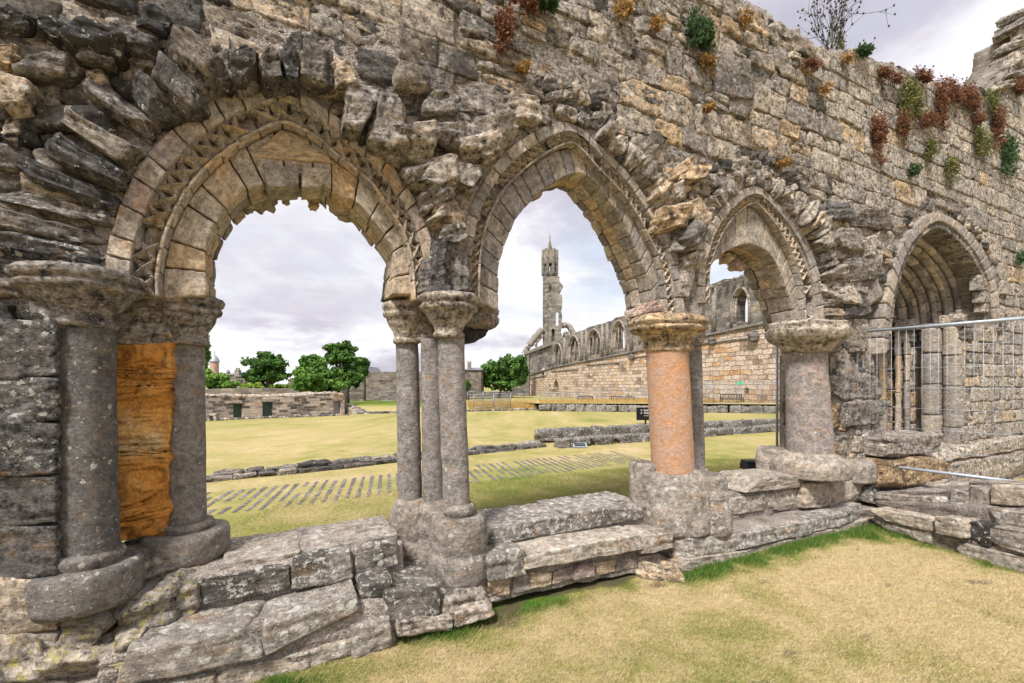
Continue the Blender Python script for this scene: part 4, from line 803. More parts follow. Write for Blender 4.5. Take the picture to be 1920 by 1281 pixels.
# ---- low side wall on the right
a_, c_ = gpt(1645, 992), gpt(1925, 1078); SIDE = Frame(a_, (c_[0]-a_[0], c_[1]-a_[1]))
t = thing('low_side_wall', (a_[0]+.3, a_[1]-.5, .13), 'low ruined side wall with stepped ledges running towards the camera at right', 'low wall')
def course(items, nm):
    b = Buf()
    for pts, w, dep, R in items: pstone(b, pts, w, dep, frame=SIDE, n=22, nz=14, k=13, amp=.016, fr=4, chips=2, R=R)
    b.build(nm, M_BENCH, t)
course([([(1640, 988), (1745, 1020), (1745, 985), (1640, 962)], .0, .4, B(.46, .5, .5)), ([(1745, 1022), (1800, 1038), (1800, 1012), (1745, 1000)], -.02, .4, B(.4, .3, .5)), ([(1795, 1048), (1990, 1110), (1990, 1062), (1795, 1016)], .0, .5, B(.46, .25, .8))], 'footing_course')
course([([(1632, 972), (1748, 998), (1745, 972), (1632, 954)], .03, .55, B(.54, .4, .7)), ([(1750, 1000), (1812, 1014), (1812, 975), (1750, 968)], .06, .55, B(.52, .35, .6)), ([(1815, 1018), (1860, 1030), (1860, 985), (1815, 978)], .0, .5, B(.15, .8, .6)), ([(1846, 1018), (1990, 1062), (1990, 1008), (1846, 982)], .0, .6, B(.4, .6, .7)), ([(1850, 985), (1990, 1012), (1990, 968), (1850, 955)], -.16, .5, B(.42, .5, .9))], 'ledge')
course([([(1780, 956), (1815, 962), (1815, 925), (1780, 915)], -.4, .4, B(.4, .5, .6)), ([(1815, 948), (1856, 956), (1856, 915), (1815, 910)], -.42, .4, B(.4, .5, .6)), ([(1856, 946), (1930, 955), (1930, 912), (1856, 908)], -.4, .4, B(.56, .5, .6)), ([(1815, 925), (1990, 950), (1990, 912), (1815, 900)], -.6, .4, B(.42, .5, .6)), ([(1640, 945), (1770, 965), (1770, 935), (1640, 925)], -.3, .5, B(.4, .4, .9)), ([(1760, 972), (1860, 985), (1860, 950), (1760, 940)], -.3, .5, B(.35, .4, .5)),
        ([(1640, 972), (1990, 1050), (1990, 960), (1640, 938)], -.5, .8, B(.4, .4, .5))], 'upper_course')
b = Buf()
for pts, w, dep in (([(1638, 990), (1990, 1108), (1990, 1012), (1638, 958)], -.04, .5), ([(1638, 975), (1990, 1060), (1990, 962), (1638, 938)], -.2, .6), ([(1638, 960), (1990, 1000), (1990, 915), (1638, 920)], -.46, .9)): pstone(b, pts, w, dep, frame=SIDE, n=30, nz=16, k=9, amp=.025, fr=5)
b.build('mortar_bed', M_MORTAR, t)
b = Buf()
for x0, y0, x1, y1, w, R in ((1672, 866, 1782, 922, .42, (.66, .75, .3)), (1672, 822, 1768, 862, .36, (.42, .6, .5)), (1650, 920, 1730, 948, .36, (.25, .7, .8)), (1728, 920, 1830, 960, .3, (.45, .5, .6)), (1765, 838, 1940, 868, .12, (.5, .3, .6)), (1770, 868, 1960, 925, .10, (.5, .4, .6)), (1630, 905, 1680, 935, .2, (.3, .6, .7))):
    rstone(b, x0, y0, x1, y1, w, .6, n=22, nz=10, k=9, amp=.022, fr=4, chips=2, R=R)
b.build('end_blocks', M_STONE, t)

# ================================================================== cloister: kerb, stub walls, paving, signs
def zg(x, y): return float(gz(np.array(x), np.array(y)))
def hit(x, y):                                   # where a pixel ray meets the outer lawn
    Y = 8.0
    for _ in range(60):
        h = float(np.interp(Y, HYk, HHk)); Y = .5*Y+.5*F*h/(y-HY)
    return np.array([(x-CX)/F*Y, Y, EYE-h])
def rowstones(b, pa, pb, hgt, thick, n, R=lambda: tone('dark'), amp=.03, zb=None, k=7, chips=3, nn=12, z0=0.0):
    fr = Frame(pa[:2], (pb-pa)[:2]); L = np.hypot(*(pb-pa)[:2]); cuts = np.sort(np.r_[0, (np.arange(1, n)+RS.uniform(-.3, .3, n-1))/n*L, L])
    for u0, u1 in zip(cuts[:-1], cuts[1:]):
        za = pa[2]+(pb[2]-pa[2])*u0/L+z0; zc2 = pa[2]+(pb[2]-pa[2])*u1/L+z0; d = random.uniform(-.02, .02)
        stone(b, [(u0+.01, za-.08), (u1-.01, zc2-.08), (u1-.01, zc2+hgt+d), (u0+.01, za+hgt+d)], 0, thick, frame=fr, n=nn, nz=6, k=k, amp=amp, fr=3, chips=chips, R=R())
K = [hit(250, 925), hit(380, 906), hit(560, 889), hit(745, 868), hit(900, 852), hit(1030, 838)]
b = Buf()
for a, c in zip(K[:-1], K[1:]):
    rowstones(b, a, c, .10, .42, 4, amp=.03); rowstones(b, a+[-.12, .25, 0], c+[-.12, .25, 0], .17, .3, 3, amp=.035)
tag(b.build('cloister_kerb', M_STONE, origin=K[2]), 'low weathered stone kerb crossing the lawn between the left arches', 'kerb')
t = thing('cloister_bench', hit(1200, 826), 'two stepped rows of dark mossy blocks on the lawn behind the orange column', 'stone bench')
pa, pb = hit(1052, 841), hit(1500, 806); b = Buf(); rowstones(b, pa, pb, .30, .5, 12, R=lambda: (random.uniform(.2, .34), .85, .8)); b.build('lower_row', M_STONE, t)
pa2, pb2 = hit(1014, 834)+[0, .35, .0], hit(1500, 806)+[-.2, 1.0, 0]; b = Buf(); rowstones(b, pa2, pb2, .50, .5, 13, R=lambda: (random.uniform(.2, .34), .85, .8)); b.build('upper_row', M_STONE, t)
# worn sett strips let into the turf walk
b = Buf(); dr_ = np.array([-.27, 1.0]); dr_ /= np.hypot(*dr_)
pa, pb = hit(300, 975)[:2], hit(1215, 862)[:2]; L = np.hypot(*(pb-pa)); dl = (pb-pa)/L
def groundstrip(b, p0, dirv, ln, wd, n=8, lift=.006, z=None):
    s = np.array([-dirv[1], dirv[0]])*wd/2; tt = np.linspace(0, ln, n+1); c = p0+dirv*tt[:, None]
    V = []
    for i in range(n+1):
        for sg in (-1, 1):
            q = c[i]+s*sg*(1+.25*random.uniform(-1, 1)); V.append((q[0], q[1], zg(q[0], q[1])+lift))
    b.add(V, [(2*i, 2*i+1, 2*i+3, 2*i+2) for i in range(n)], L=V, R=(random.choice([.16, .2, .25]), .2, .0))
m = int(L/.19)
for i in range(m):
    p0 = pa+dl*(L*i/m)
    for j in range(4):
        if random.random() < .07: continue
        groundstrip(b, p0+dr_*(-.15+j*.52+random.uniform(-.06, .06)), dr_, random.uniform(.46, .53), .06+.02*random.random(), 3, .006)
tag(b.build('paving', M_PAVE), kind='structure')
# black information sign
p = hit(1207, 795); sc = p[1]/F
t = thing('information_sign', p, 'small black information sign on a post partly hidden by the orange column', 'sign')
SG = Frame(p[:2], (1, .12)); hx = 27*sc; z1 = EYE-(764-HY)*sc; z0 = EYE-(788-HY)*sc
b = Buf(); slab(b, [(-14*sc, z0), (-14*sc+2*hx, z0), (-14*sc+2*hx, z1), (-14*sc, z1)], [], SG, .03, .06); b.build('board', M_BLACK, t, smooth=False)
b = Buf(); q = SG.P(4*sc, 0, -.04); box(b, (q[0], q[1], (p[2]+z0)/2), (.09, .06, z0-p[2]+.1)); b.build('post', M_BLACK, t, smooth=False)
def text(body, size, pos, rot, mat, parent, name='lettering'):
    c = bpy.data.curves.new(name, 'FONT'); c.body = body; c.size = size; c.extrude = .001; c.align_x = 'LEFT'
    o = bpy.data.objects.new(name, c); S.collection.objects.link(o); bpy.context.view_layer.update()
    me = bpy.data.meshes.new_from_object(o.evaluated_get(bpy.context.evaluated_depsgraph_get())); bpy.data.objects.remove(o)
    a = me.attributes.new('lc', 'FLOAT_VECTOR', 'POINT'); co = np.zeros(len(me.vertices)*3); me.vertices.foreach_get('co', co); a.data.foreach_set('vector', co)
    me.materials.append(mat); o = bpy.data.objects.new(name, me); S.collection.objects.link(o); o.rotation_euler = rot; o.parent = parent
    o.location = [float(v) for v in (np.array(pos)-ORG.get(parent.name, np.zeros(3)))]; return o
rz = math.atan2(.12, 1)
for i, tx in enumerate(('\u2190 Cathedral Museum', '\u2190 Toilets & Shop', '     \u2022 \u2022 \u2022 \u2022 \u2022')):
    text(tx, 5.2*sc, SG.P(-7*sc, z1-(7+5.2*i)*sc, .034), (math.pi/2, 0, rz), M_WHITE, t)
# small plaque on the grass
p = hit(1088, 840); t = thing('ground_plaque', p, 'little black and white plaque lying tilted at the foot of the dark blocks', 'plaque')
sc = p[1]/F; b = Buf(); hw, d = 13*sc, .22
V = []
for lift in (0, .02):
    for x, y, z in ((-hw, -.04, .02), (hw, -.04, .02), (hw, d, .13), (-hw, d, .13)): V.append((p[0]+x, p[1]+y, p[2]+z+lift))
b.add(V, [(3, 2, 1, 0), (4, 5, 6, 7), (0, 1, 5, 4), (1, 2, 6, 5), (2, 3, 7, 6), (3, 0, 4, 7)]); b.build('frame', M_GALV, t, smooth=False)
b = Buf(); f = np.array(V[4:]); c = f.mean(0)
for y0, y1 in ((.14, .46), (.54, .86)):
    qd = [f[0]*(1-a)*(1-bb)+f[1]*a*(1-bb)+f[2]*a*bb+f[3]*(1-a)*bb+[0, -.002, .003] for a, bb in ((.1, y0), (.9, y0), (.9, y1), (.1, y1))]; b.add(qd, [(0, 1, 2, 3)])
b.build('panel', M_BLACK, t, smooth=False)
# ------------------------------------------------------------------ mesh fencing
def panel(name, A, Bp, z0, z1, label, group, wires=True, r=.021, nw=None, cat='fence panel', zb=None, legs=.0, wr=.0028):
    A = np.array(A, float); Bp = np.array(Bp, float); L = np.hypot(*(Bp-A)[:2])
    t = thing(name, (*((A+Bp)[:2]/2), z0-legs), label, cat, group)
    P = lambda s, z: (A[0]+(Bp[0]-A[0])*s, A[1]+(Bp[1]-A[1])*s, z)
    b = Buf()
    for pts in ((P(0, z0-legs), P(0, z1)), (P(1, z0-legs), P(1, z1)), (P(0, z1), P(1, z1)), (P(0, z0), P(1, z0))): tube(b, pts, r, 10)
    mt_ = M_GALV if A[1] < 20 else M_RAIL
    b.build('frame', mt_, t)
    if wires:
        b = Buf(); n = nw or int(L/.085)
        for i in range(1, n): tube(b, (P(i/n, z0), P(i/n, z1)), wr, 4)
        nh = max(3, int((z1-z0)/.26))
        for i in range(1, nh): tube(b, (P(0, z0+(z1-z0)*i/nh), P(1, z0+(z1-z0)*i/nh)), wr, 4)
        b.build('wire_mesh', mt_, t)
    return t
ZT, ZB = EYE+.79, EYE-1.19
def fp(x, y, z): Y = F*(EYE-z)/(y-HY); return ((x-CX)/F*Y, Y)
panel('mesh_fence_panel', fp(1606, 622.8, ZT), fp(1960, 593.5, ZT), ZB, ZT, 'near galvanised mesh fence panel standing on the low wall before the doorway', 'galvanised mesh fence panels', r=.021)
# panel behind the fourth pier with the free standing post
A = ((1457-CX)/F*8.2, 8.2); Bq = ((1707-CX)/F*11.0, 11.0)
panel('mesh_fence_panel', A, Bq, .95, 2.78, 'galvanised mesh fence panel behind the pale fourth column', 'galvanised mesh fence panels', r=.021, legs=.1)
Yb = 8.6; g0 = np.array(((1410-CX)/F*Yb, Yb)); gg = Yb/F
b = Buf(); zb_ = EYE-(880-HY)*gg; t = thing('rubber_block', (*g0, zb_), 'black rubber fence foot lying on the grass beside the fourth pier', 'fence foot')
for dx in (-11, 11): box(b, (g0[0]+dx*gg, g0[1], zb_+.05), (.09, .3, .10))
box(b, (g0[0], g0[1], zb_+.13), (30*gg, .26, .07)); b.build('block', M_RUBBER, t, smooth=False)
# ------------------------------------------------------------------ terrace and retaining wall
TL = [(1010, 771), (1240, 773.5), (1500, 776), (1800, 778), (2300, 780)]
tl = [hit(*p) for p in TL]; b = Buf()
for a, c in zip(tl[:-1], tl[1:]): rowstones(b, a, c, .62, .5, int(np.hypot(*(c-a)[:2])/.9), R=lambda: (random.uniform(.2, .45), .9, .9), nn=7, amp=.05, k=9)
tag(b.build('retaining_wall', M_STONE, origin=tl[1]), 'long low retaining wall of blotchy blocks at the far edge of the lawn', 'low wall')
b = Buf(); xs = np.linspace(0, 1, 40); V = []
for j in range(24):
    k = j/23
    for s in xs:
        i = min(int(s*4), 3); q = tl[i]*(1-(s*4-i))+tl[i+1]*(s*4-i); Y = q[1]+.3+k*85; X = q[0]+(-8*k); V.append((X, Y, EYE-1.74-np.interp(Y, [40, 120], [0, 2.4])*(1-.9*s)))
Q = [(j*40+i, j*40+i+1, j*40+41+i, j*40+40+i) for j in range(23) for i in range(39)]
V = np.array(V); b.add(V, Q, L=V, R=(.2, 0, 0)); tag(b.build('terrace', M_TURF), kind='structure')
# low kerb at the far side of the lawn, left part
pa, pb = hit(655, 777), hit(1008, 769); b = Buf(); rowstones(b, pa, pb, .18, .4, 40, nn=5); tag(b.build('lawn_kerb', M_STONE, origin=pa), 'thin stone kerb along the far edge of the lawn', 'kerb')
# ------------------------------------------------------------------ the long nave wall
X1, Y1, X2, Y2 = .0233*117, 117.0, .6047*42, 42.0
ND = np.array([X2-X1, Y2-Y1]); NAVE = Frame((X1, Y1), ND)      # n points to the camera side
def npx(x, y, w=0): return NAVE.px(x, y, w)
def lancet(x0, y0, x1, y1, n=8, fr=None, w=0.0, bulge=.5):
    f = fr or NAVE; ua, zb = f.px(x0, y1, w); ub, _ = f.px(x1, y1, w); zt = f.px((x0+x1)/2, y0, w)[1]
    if ua > ub: ua, ub = ub, ua
    wd = ub-ua; zs = max(zt-wd*.95, zb+.2*(zt-zb)); c = (ua+ub)/2; pts = [(ua, zb), (ub, zb)]
    for i in range(n+1): a = i/n; pts.append((ub-(wd/2)*(1-math.cos(a*math.pi/2)), zs+(zt-zs)*math.sin(a*math.pi/2)))
    for i in range(1, n+1): a = 1-i/n; pts.append((ua+(wd/2)*(1-math.cos(a*math.pi/2)), zs+(zt-zs)*math.sin(a*math.pi/2)))
    return pts
nave = thing('nave_wall', NAVE.P(40, -1, 0), 'long ruined cathedral nave wall, golden ashlar below and grey clerestory with lancets above', 'ruined wall')
WINS = [(1036, 645, 1051, 684, 0), (1064, 631, 1083, 678, 0), (1100, 619, 1123, 667, 0), (1147, 603, 1169, 656, 1), (1200, 588, 1230, 640, 1), (1270, 566, 1305, 625, 1), (1371, 541, 1399, 608, 1), (1490, 480, 1545, 590, 1)]
top = [(984, 660), (1000, 655), (1034, 640), (1058, 629), (1079, 622), (1100, 615), (1132, 604), (1180, 589), (1240, 568), (1300, 545), (1340, 530), (1402, 508), (1450, 490), (1520, 462), (1700, 395), (1900, 330)]
out = [npx(*p) for p in top]; ub = npx(1900, 700)[0]; ua = npx(984, 700)[0]
strx = [(984, 707), (1035, 690), (1100, 677), (1180, 662), (1308, 633), (1445, 604), (1600, 570), (1900, 505)]
st_ = [npx(*p) for p in strx]
zl = lambda u: np.interp(u, [s[0] for s in st_], [s[1] for s in st_])
# roughen the broken wall head
head = []
for (u0, z0), (u1, z1) in zip(out[:-1], out[1:]):
    m = max(1, int((u1-u0)/1.0))
    for i in range(m): head.append((u0+(u1-u0)*i/m, z0+(z1-z0)*i/m+random.uniform(-.25, .2)))
head.append(out[-1])
b = Buf(); slab(b, [(ua, zl(ua)), (ub, zl(ub))]+head[::-1], [lancet(*w[:4]) for w in WINS], NAVE, -.25, 1.6, R=(.4, .3, .2)); b.build('clerestory', M_NAVEG, nave, smooth=False)
b = Buf(); low = [(ua-6, -4.2), (ub, -1.5)]+[s for s in st_[::-1]]+[(ua-6, zl(ua)-1)]
DOORS = [lancet(1037, 712, 1048, 756), lancet(1015, 690, 1020, 704), (lambda u0, u1, z0, z1: [(u0, z0), (u1, z0), (u1, z1), (u0, z1)])(npx(1396, 740)[0], npx(1404, 740)[0], npx(1400, 738)[1], npx(1400, 727)[1])]
slab(b, low, DOORS, NAVE, 0, 2.2); b.build('lower_wall', M_NAVE, nave, smooth=False)
b = Buf()
for (u0, z0), (u1, z1) in zip(st_[:-1], st_[1:]):
    P4 = NAVE.P([u0, u1], [z0, z1], [.1, .1]); tube(b, np.linspace(P4[0], P4[1], 6), .16, 6, R=(.25, .8, .2))
    P4 = NAVE.P([u0, u1], [z0-.8, z1-1.3], [.06, .06]); tube(b, np.linspace(P4[0], P4[1], 6)[:5], .10, 6, R=(.25, .8, .2))
b.build('string_course', M_FAR, nave)
# recessed back wall behind the blind left lancets, with mullions
b = Buf(); u0, u1 = npx(1028, 700)[0], npx(1112, 700)[0]; slab(b, [(u0, zl(u0)), (u1, zl(u1)), (u1, npx(1112, 616)[1]), (u0, npx(1028, 643)[1])], [], NAVE, -.9, .5); b.build('blind_arcade_back', M_NAVEG, nave, smooth=False)
for (x0, y0, x1, y1, op) in WINS:
    l = lancet(x0, y0, x1, y1); c = np.array(l); ctr = c.mean(0); f = Buf()
    for k, (s, w) in enumerate(((1.22, -.2), (1.10, -.35), (1.0, -.55))):
        cc = ctr+(c-ctr)*np.array([s, 1+(s-1)*.35]); cc = np.vstack([cc[1:], cc[:1]]); P = NAVE.P(cc[:, 0], cc[:, 1], w); tube(f, P, .15 if x0 > 1300 else .2, 6, R=(.35+.05*k, .6, .2))
    if x0 < 1150:
        for g in ((.5,) if x0 < 1090 else (.3, .62)):
            u = c[0, 0]*(1-g)+c[1, 0]*g; P = NAVE.P([u, u], [c[0, 1], c[:, 1].max()-.2], [-.6, -.6]); tube(f, P, .13, 6, R=(.35, .6, .2))
    f.build('window_frame', M_FAR, nave)
b = Buf()
for x, y0, y1 in ((1137, 606, 668), (1090, 622, 680), (1057, 633, 686), (1182, 592, 660), (1336, 540, 625), (1448, 500, 604), (1128, 608, 670), (1098, 619, 678)):
    (u, za), (_, zb2) = npx(x, y0), npx(x, y1); tube(b, NAVE.P([u, u], [zb2, za], [-.2, -.2]), .3, 8, R=(.3, .7, .2))
for i in range(9):
    x = 1336+i*14; y = np.interp(x, [1336, 1402, 1450], [533, 510, 492])+5; u, z = npx(x, y); q = NAVE.P(u, z, .1); tube(b, [q, q+np.array([-.2, -.5, -.1])], .22, 6, R=(.3, .6, .2))
for x, y, r in ((1308, 636, .35), (1300, 640, .3), (1417, 632, .6), (1338, 640, .5), (1187, 670, .5), (1030, 684, .4)):
    u, z = npx(x, y); q = NAVE.P(u, z, .2); lathe(b, q[:2], [(.1, q[2]+r), (r, q[2]+r*.4), (r*.8, q[2]-r*.6), (.1, q[2]-r)], seg=9, amp=.1, R=(.2, .8, .2))
b.build('buttress_shafts', M_FAR, nave)
b = Buf()
for k in range(9): u = npx(1000, 700)[0]+k*1.3
for k in range(26):
    x = 985+k*1.9; y = np.interp(x, [985, 1034], [661, 642]); u, z = npx(x, y); q = NAVE.P(u, z-.3, .1); box(b, q, (.55, .5, .7), R=(.3, .7, .2))
b.build('corbel_table', M_FAR, nave, smooth=False)
# broken stub at the wall's near end
b = Buf(); SF = Frame(at(952, 755, 104)[:2], (1, -.1)); o = [SF.px(x, y) for x, y in ((951, 757), (992, 757), (992, 664), (986, 668), (981, 690), (974, 692), (968, 684), (962, 686), (957, 700), (955, 730))]
slab(b, o, [], SF, 0, 3); b.build('ruined_stub', M_NAVEG, nave, smooth=False)
# fragments of the great west window
b = Buf()
for pts, r in (([(984, 662), (992, 650), (1003, 634), (1017, 617)], .9), ([(1054, 611), (1061, 609), (1069, 614), (1075, 626)], .75), ([(1004, 650), (1008, 640), (1014, 633), (1020, 630)], .35), ([(1056, 632), (1060, 623), (1066, 626)], .35)):
    P = np.array([at(x, y, 118) for x, y in pts]); Pc = np.stack([np.interp(np.linspace(0, 1, 14), np.linspace(0, 1, len(P)), P[:, i]) for i in range(3)], -1); Pc += RS.uniform(-.12, .12, Pc.shape); tube(b, Pc, r, 7, R=(.32, .6, .3))
b.build('window_arch_fragment', M_FAR, nave)
# ---- west turret
q = at(1031, 700, 119); s = 119/F; zq = lambda y: EYE-(y-HY)*s
tw = thing('west_turret', (q[0], q[1], zq(756)), 'tall slender ruined turret with pointed spire, gables and open belfry lancets', 'tower')
def prism(b, cx, cy, r, n, z0, z1, r1=None, ph=None, R=(.4, .4, .3)):
    r1 = r if r1 is None else r1; ph = math.pi/n if ph is None else ph; a = np.arange(n)*2*math.pi/n+ph; m = max(2, int((z1-z0)/1.5))
    V = []; 
    for i in range(m+1):
        t_ = i/m; rr = r+(r1-r)*t_
        for k in a: V.append((cx+rr*math.cos(k), cy+rr*math.sin(k), z0+(z1-z0)*t_))
    V = np.array(V); Q = [(i*n+k, i*n+(k+1) % n, i*n+n+(k+1) % n, i*n+n+k) for i in range(m) for k in range(n)]
    T = [(m*n, m*n+k, m*n+k+1) for k in range(1, n-1)]
    L = np.stack([np.tile(np.arange(n)*r*.8, m+1), V[:, 2], V[:, 1]*0], -1); b.add(V, Q, T, L=L, R=R)
def facewall(b, x0, x1, y0, y1, holes, Yd=116.5, dirv=(1, -.12), thick=1.2, R=(.4, .4, .3), rag=0):
    fr = Frame(at((x0+x1)/2, 700, Yd)[:2], dirv); f = lambda x, y: fr.px(x, y)
    left = [(x0, y) for y in np.linspace(y1, y0, 8)]; right = [(x1+(random.uniform(-rag, rag) if rag else 0), y) for y in np.linspace(y0, y1, 22 if rag else 2)]
    slab(b, [f(*p) for p in [(x0, y1), (x1, y1)]+right[::-1][1:]+[(x0, y0)]], holes and [lancet(*h, fr=fr) if len(h) == 4 else [f(h[0], h[3]), f(h[2], h[3]), f(h[2], h[1]), f(h[0], h[1])] for h in holes], fr, 0, thick)
b = Buf(); prism(b, q[0]-1.5*s, q[1], 12.5*s, 8, zq(700), zq(516)); b.build('shaft', M_NAVEG, tw, smooth=False)
b = Buf(); facewall(b, 1029, 1053, 552, 680, [(1042, 584, 1047, 611), (1034, 616, 1040, 640)], 116.8, rag=1.6); b.build('broken_flank', M_NAVEG, tw, smooth=False)
b = Buf(); pts = [(1029, 556), (1041, 556), (1050, 548), (1056, 536), (1049, 528), (1049, 518), (1030, 518)]; fr = Frame(at(1040, 700, 117)[:2], (1, -.1)); slab(b, [fr.px(*p) for p in pts], [[fr.px(1029.5, 548), fr.px(1034, 548), fr.px(1034, 533), fr.px(1029.5, 533)]], fr, 0, 1.5); b.build('broken_flank', M_NAVEG, tw, smooth=False)
bel = Buf()
for k in range(8):
    a = math.pi/8+k*math.pi/4; c2 = (q[0]+14.5*s*math.cos(a), q[1]+14.5*s*math.sin(a)); prism(bel, c2[0], c2[1], 2.2*s, 6, zq(516), zq(486)); prism(bel, c2[0], c2[1], 2.6*s, 6, zq(489), zq(470), 1.8*s)
    m_ = math.pi/4*k+math.pi/4; 
    d0 = np.array([math.cos(k*math.pi/4), math.sin(k*math.pi/4)]); fr = Frame(np.array(q[:2])+d0*13.4*s, (-d0[1], d0[0])); w2 = 5.6*s
    hole = [(-w2*.5, zq(512)), (w2*.5, zq(512)), (w2*.5, zq(500)), (w2*.3, zq(497.5)), (0, zq(495.5)), (-w2*.3, zq(497.5)), (-w2*.5, zq(500))]
    slab(bel, [(-w2, zq(517)), (w2, zq(517)), (w2, zq(490)), (w2*.5, zq(480)), (0, zq(468)), (-w2*.5, zq(480)), (-w2, zq(490))], [hole], fr, 0, .8)
prism(bel, q[0], q[1], 14*s, 8, zq(519), zq(516)); bel.build('belfry', M_NAVEG, tw, smooth=False)
b = Buf(); prism(b, q[0], q[1], 10*s, 8, zq(488), zq(449), .6*s); b.build('spire', M_NAVEG, tw, smooth=False)
b = Buf(); lathe(b, q[:2], [(.05, zq(438)), (.1, zq(442)), (.1*s*8, zq(444)), (1.4*s, zq(446)), (1.0*s, zq(448)), (.6*s, zq(450))], seg=10, amp=0); b.build('finial', M_FAR, tw)
# ---- benches, dry grass and fences before the nave
def wood_bench(x0, x1, yb, Yd, label):
    p0, p1 = at(x0, yb, Yd), at(x1, yb, Yd); t = thing('park_bench', (p0+p1)/2, label, 'bench', 'benches before the nave wall'); L = p1[0]-p0[0]; z = p0[2]; y = p0[1]
    b = Buf(); box(b, ((p0[0]+p1[0])/2, y, z+.42), (L, .4, .05)); b.build('seat', M_WOOD, t, smooth=False)
    b = Buf(); box(b, ((p0[0]+p1[0])/2, y+.22, z+.88), (L, .05, .07)); box(b, ((p0[0]+p1[0])/2, y+.22, z+.52), (L, .05, .05))
    for i in range(14): box(b, (p0[0]+L*(i+.5)/14, y+.22, z+.7), (.04, .03, .34))
    b.build('backrest', M_WOOD, t, smooth=False)
    for x in (p0[0]+.04, p1[0]-.04):
        for yy in (-.18, .2): b = Buf(); box(b, (x, y+yy, z+(.2 if yy < 0 else .42)), (.07, .06, .4 if yy < 0 else .9)); b.build('leg', M_WOOD, t, smooth=False)
        b = Buf(); box(b, (x, y, z+.62), (.06, .42, .04)); box(b, (x, y-.18, z+.5), (.06, .05, .24)); b.build('armrest', M_WOOD, t, smooth=False)
wood_bench(1352, 1393, 757, 44.5, 'dark slatted bench against the nave wall, framed by the third arch')
wood_bench(1082, 1112, 756.5, 60, 'dark bench before the nave wall seen left of the others')
wood_bench(1146, 1190, 756.5, 58, 'dark bench before the nave wall close to the black sign')
far_l = ['left end beside the dry grass', 'second from the left end of the row', 'before the dark pointed nave doorway', 'before the narrow benches', 'behind the black sign', 'just left of the orange column']
xs_ = [1012, 1052, 1095, 1142, 1178, 1212]
for i, (xa, xb) in enumerate(zip(xs_[:-1], xs_[1:])):
    Ya, Yb2 = np.interp([xa, xb], [1012, 1480], [66, 42]); A, B2 = at(xa, 0, Ya), at(xb, 0, Yb2); z1 = EYE-(np.interp(xa, [1012, 1212], [737, 728])-HY)*Ya/F
    panel('mesh_fence_panel', A[:2], B2[:2], z1-1.9, z1, 'distant mesh fence panel before the nave wall, '+far_l[i], 'distant mesh fence panels', r=.04, nw=14, wr=.012)
xs_ = [1305, 1338, 1382, 1428, 1480, 1560]; fl = ['right of the thin grey shaft', 'left of the slatted bench', 'in front of the slatted bench', 'right of the slatted bench', 'beside the fourth column']
for i, (xa, xb) in enumerate(zip(xs_[:-1], xs_[1:])):
    Ya, Yb2 = 43.0, 42.6; A, B2 = at(xa, 0, Ya), at(xb, 0, Yb2)
    panel('mesh_fence_panel', A[:2], B2[:2], EYE-1.78, EYE+.2, 'distant mesh fence panel under the third arch, '+fl[i], 'distant mesh fence panels', r=.035, nw=26, wr=.008)
q1 = at(1387, 719, 42.9); b = Buf(); box(b, q1, (.55, .02, .2)); tag(b.build('fence_sign', plain('green_sign', (.05, .5, .2)), origin=q1, smooth=False), 'tiny green sign tied to the distant fence above the bench', 'sign')
q1 = at(1652, 704, 10.5); b = Buf(); box(b, q1, (.14, .01, .045)); tag(b.build('fence_sign', plain('green_tag', (.05, .55, .22)), origin=q1, smooth=False), 'small green label on the fence in the doorway gap', 'sign')
fl = ['nearest the tall grass', 'behind the front one', 'left end of the group']
for i, (xa, xb, yt, yb, Yd) in enumerate(((888, 925, 741, 765, 44), (926, 957, 739, 765, 44), (877, 905, 735, 752, 58), (906, 958, 735, 752, 58))):
    A, B2 = at(xa, yb, Yd), at(xb, yb, Yd+1.5); panel('mesh_fence_panel', A[:2], B2[:2], A[2], EYE-(yt-HY)*Yd/F, 'distant mesh fence panel seen under the second arch, '+(['front row left', 'front row right', 'back row left', 'back row right'][i]), 'distant mesh fence panels', r=.04, nw=10, wr=.012)
A, B2 = at(712, 756, 60), at(744, 756, 60); panel('mesh_fence_panel', A[:2], B2[:2], A[2]+.3, A[2]+1.5, 'distant grey fence before the tall dark wall', 'distant mesh fence panels', r=.05, nw=8, wr=.012)
# ------------------------------------------------------------------ west range with doors
pa, pb = hit(330, 790.5), hit(646, 777.5); RG = Frame(pa[:2], (pb-pa)[:2]); rp = lambda x, y, w=0: RG.px(x, y, w)
rg = thing('west_range', (pa+pb)/2, 'long low ruined stone range with three closed doors across the lawn', 'stone building')
topx = [(300, 741), (380, 743), (430, 741), (470, 743), (520, 742), (560, 742), (600, 739), (628, 737), (640, 739), (646, 745)]
hd = []
for (x0, y0), (x1, y1) in zip(topx[:-1], topx[1:]):
    for k in range(6): hd.append(rp(x0+(x1-x0)*k/6, y0+(y1-y0)*k/6+random.uniform(-.9, .9)))
hd.append(rp(*topx[-1]))
dz = [(437.5, 757, 454.5, 785.5), (492, 754, 512, 783), (625.5, 752, 639, 779)]
holes = [[rp(x0, y1), rp(x1, y1), rp(x1, y0), rp(x0, y0)] for x0, y0, x1, y1 in dz]
b = Buf(); slab(b, [rp(300, 800), rp(646, 783)]+hd[::-1], holes, RG, 0, 5.0); b.build('wall', M_RUBW, rg, smooth=False)
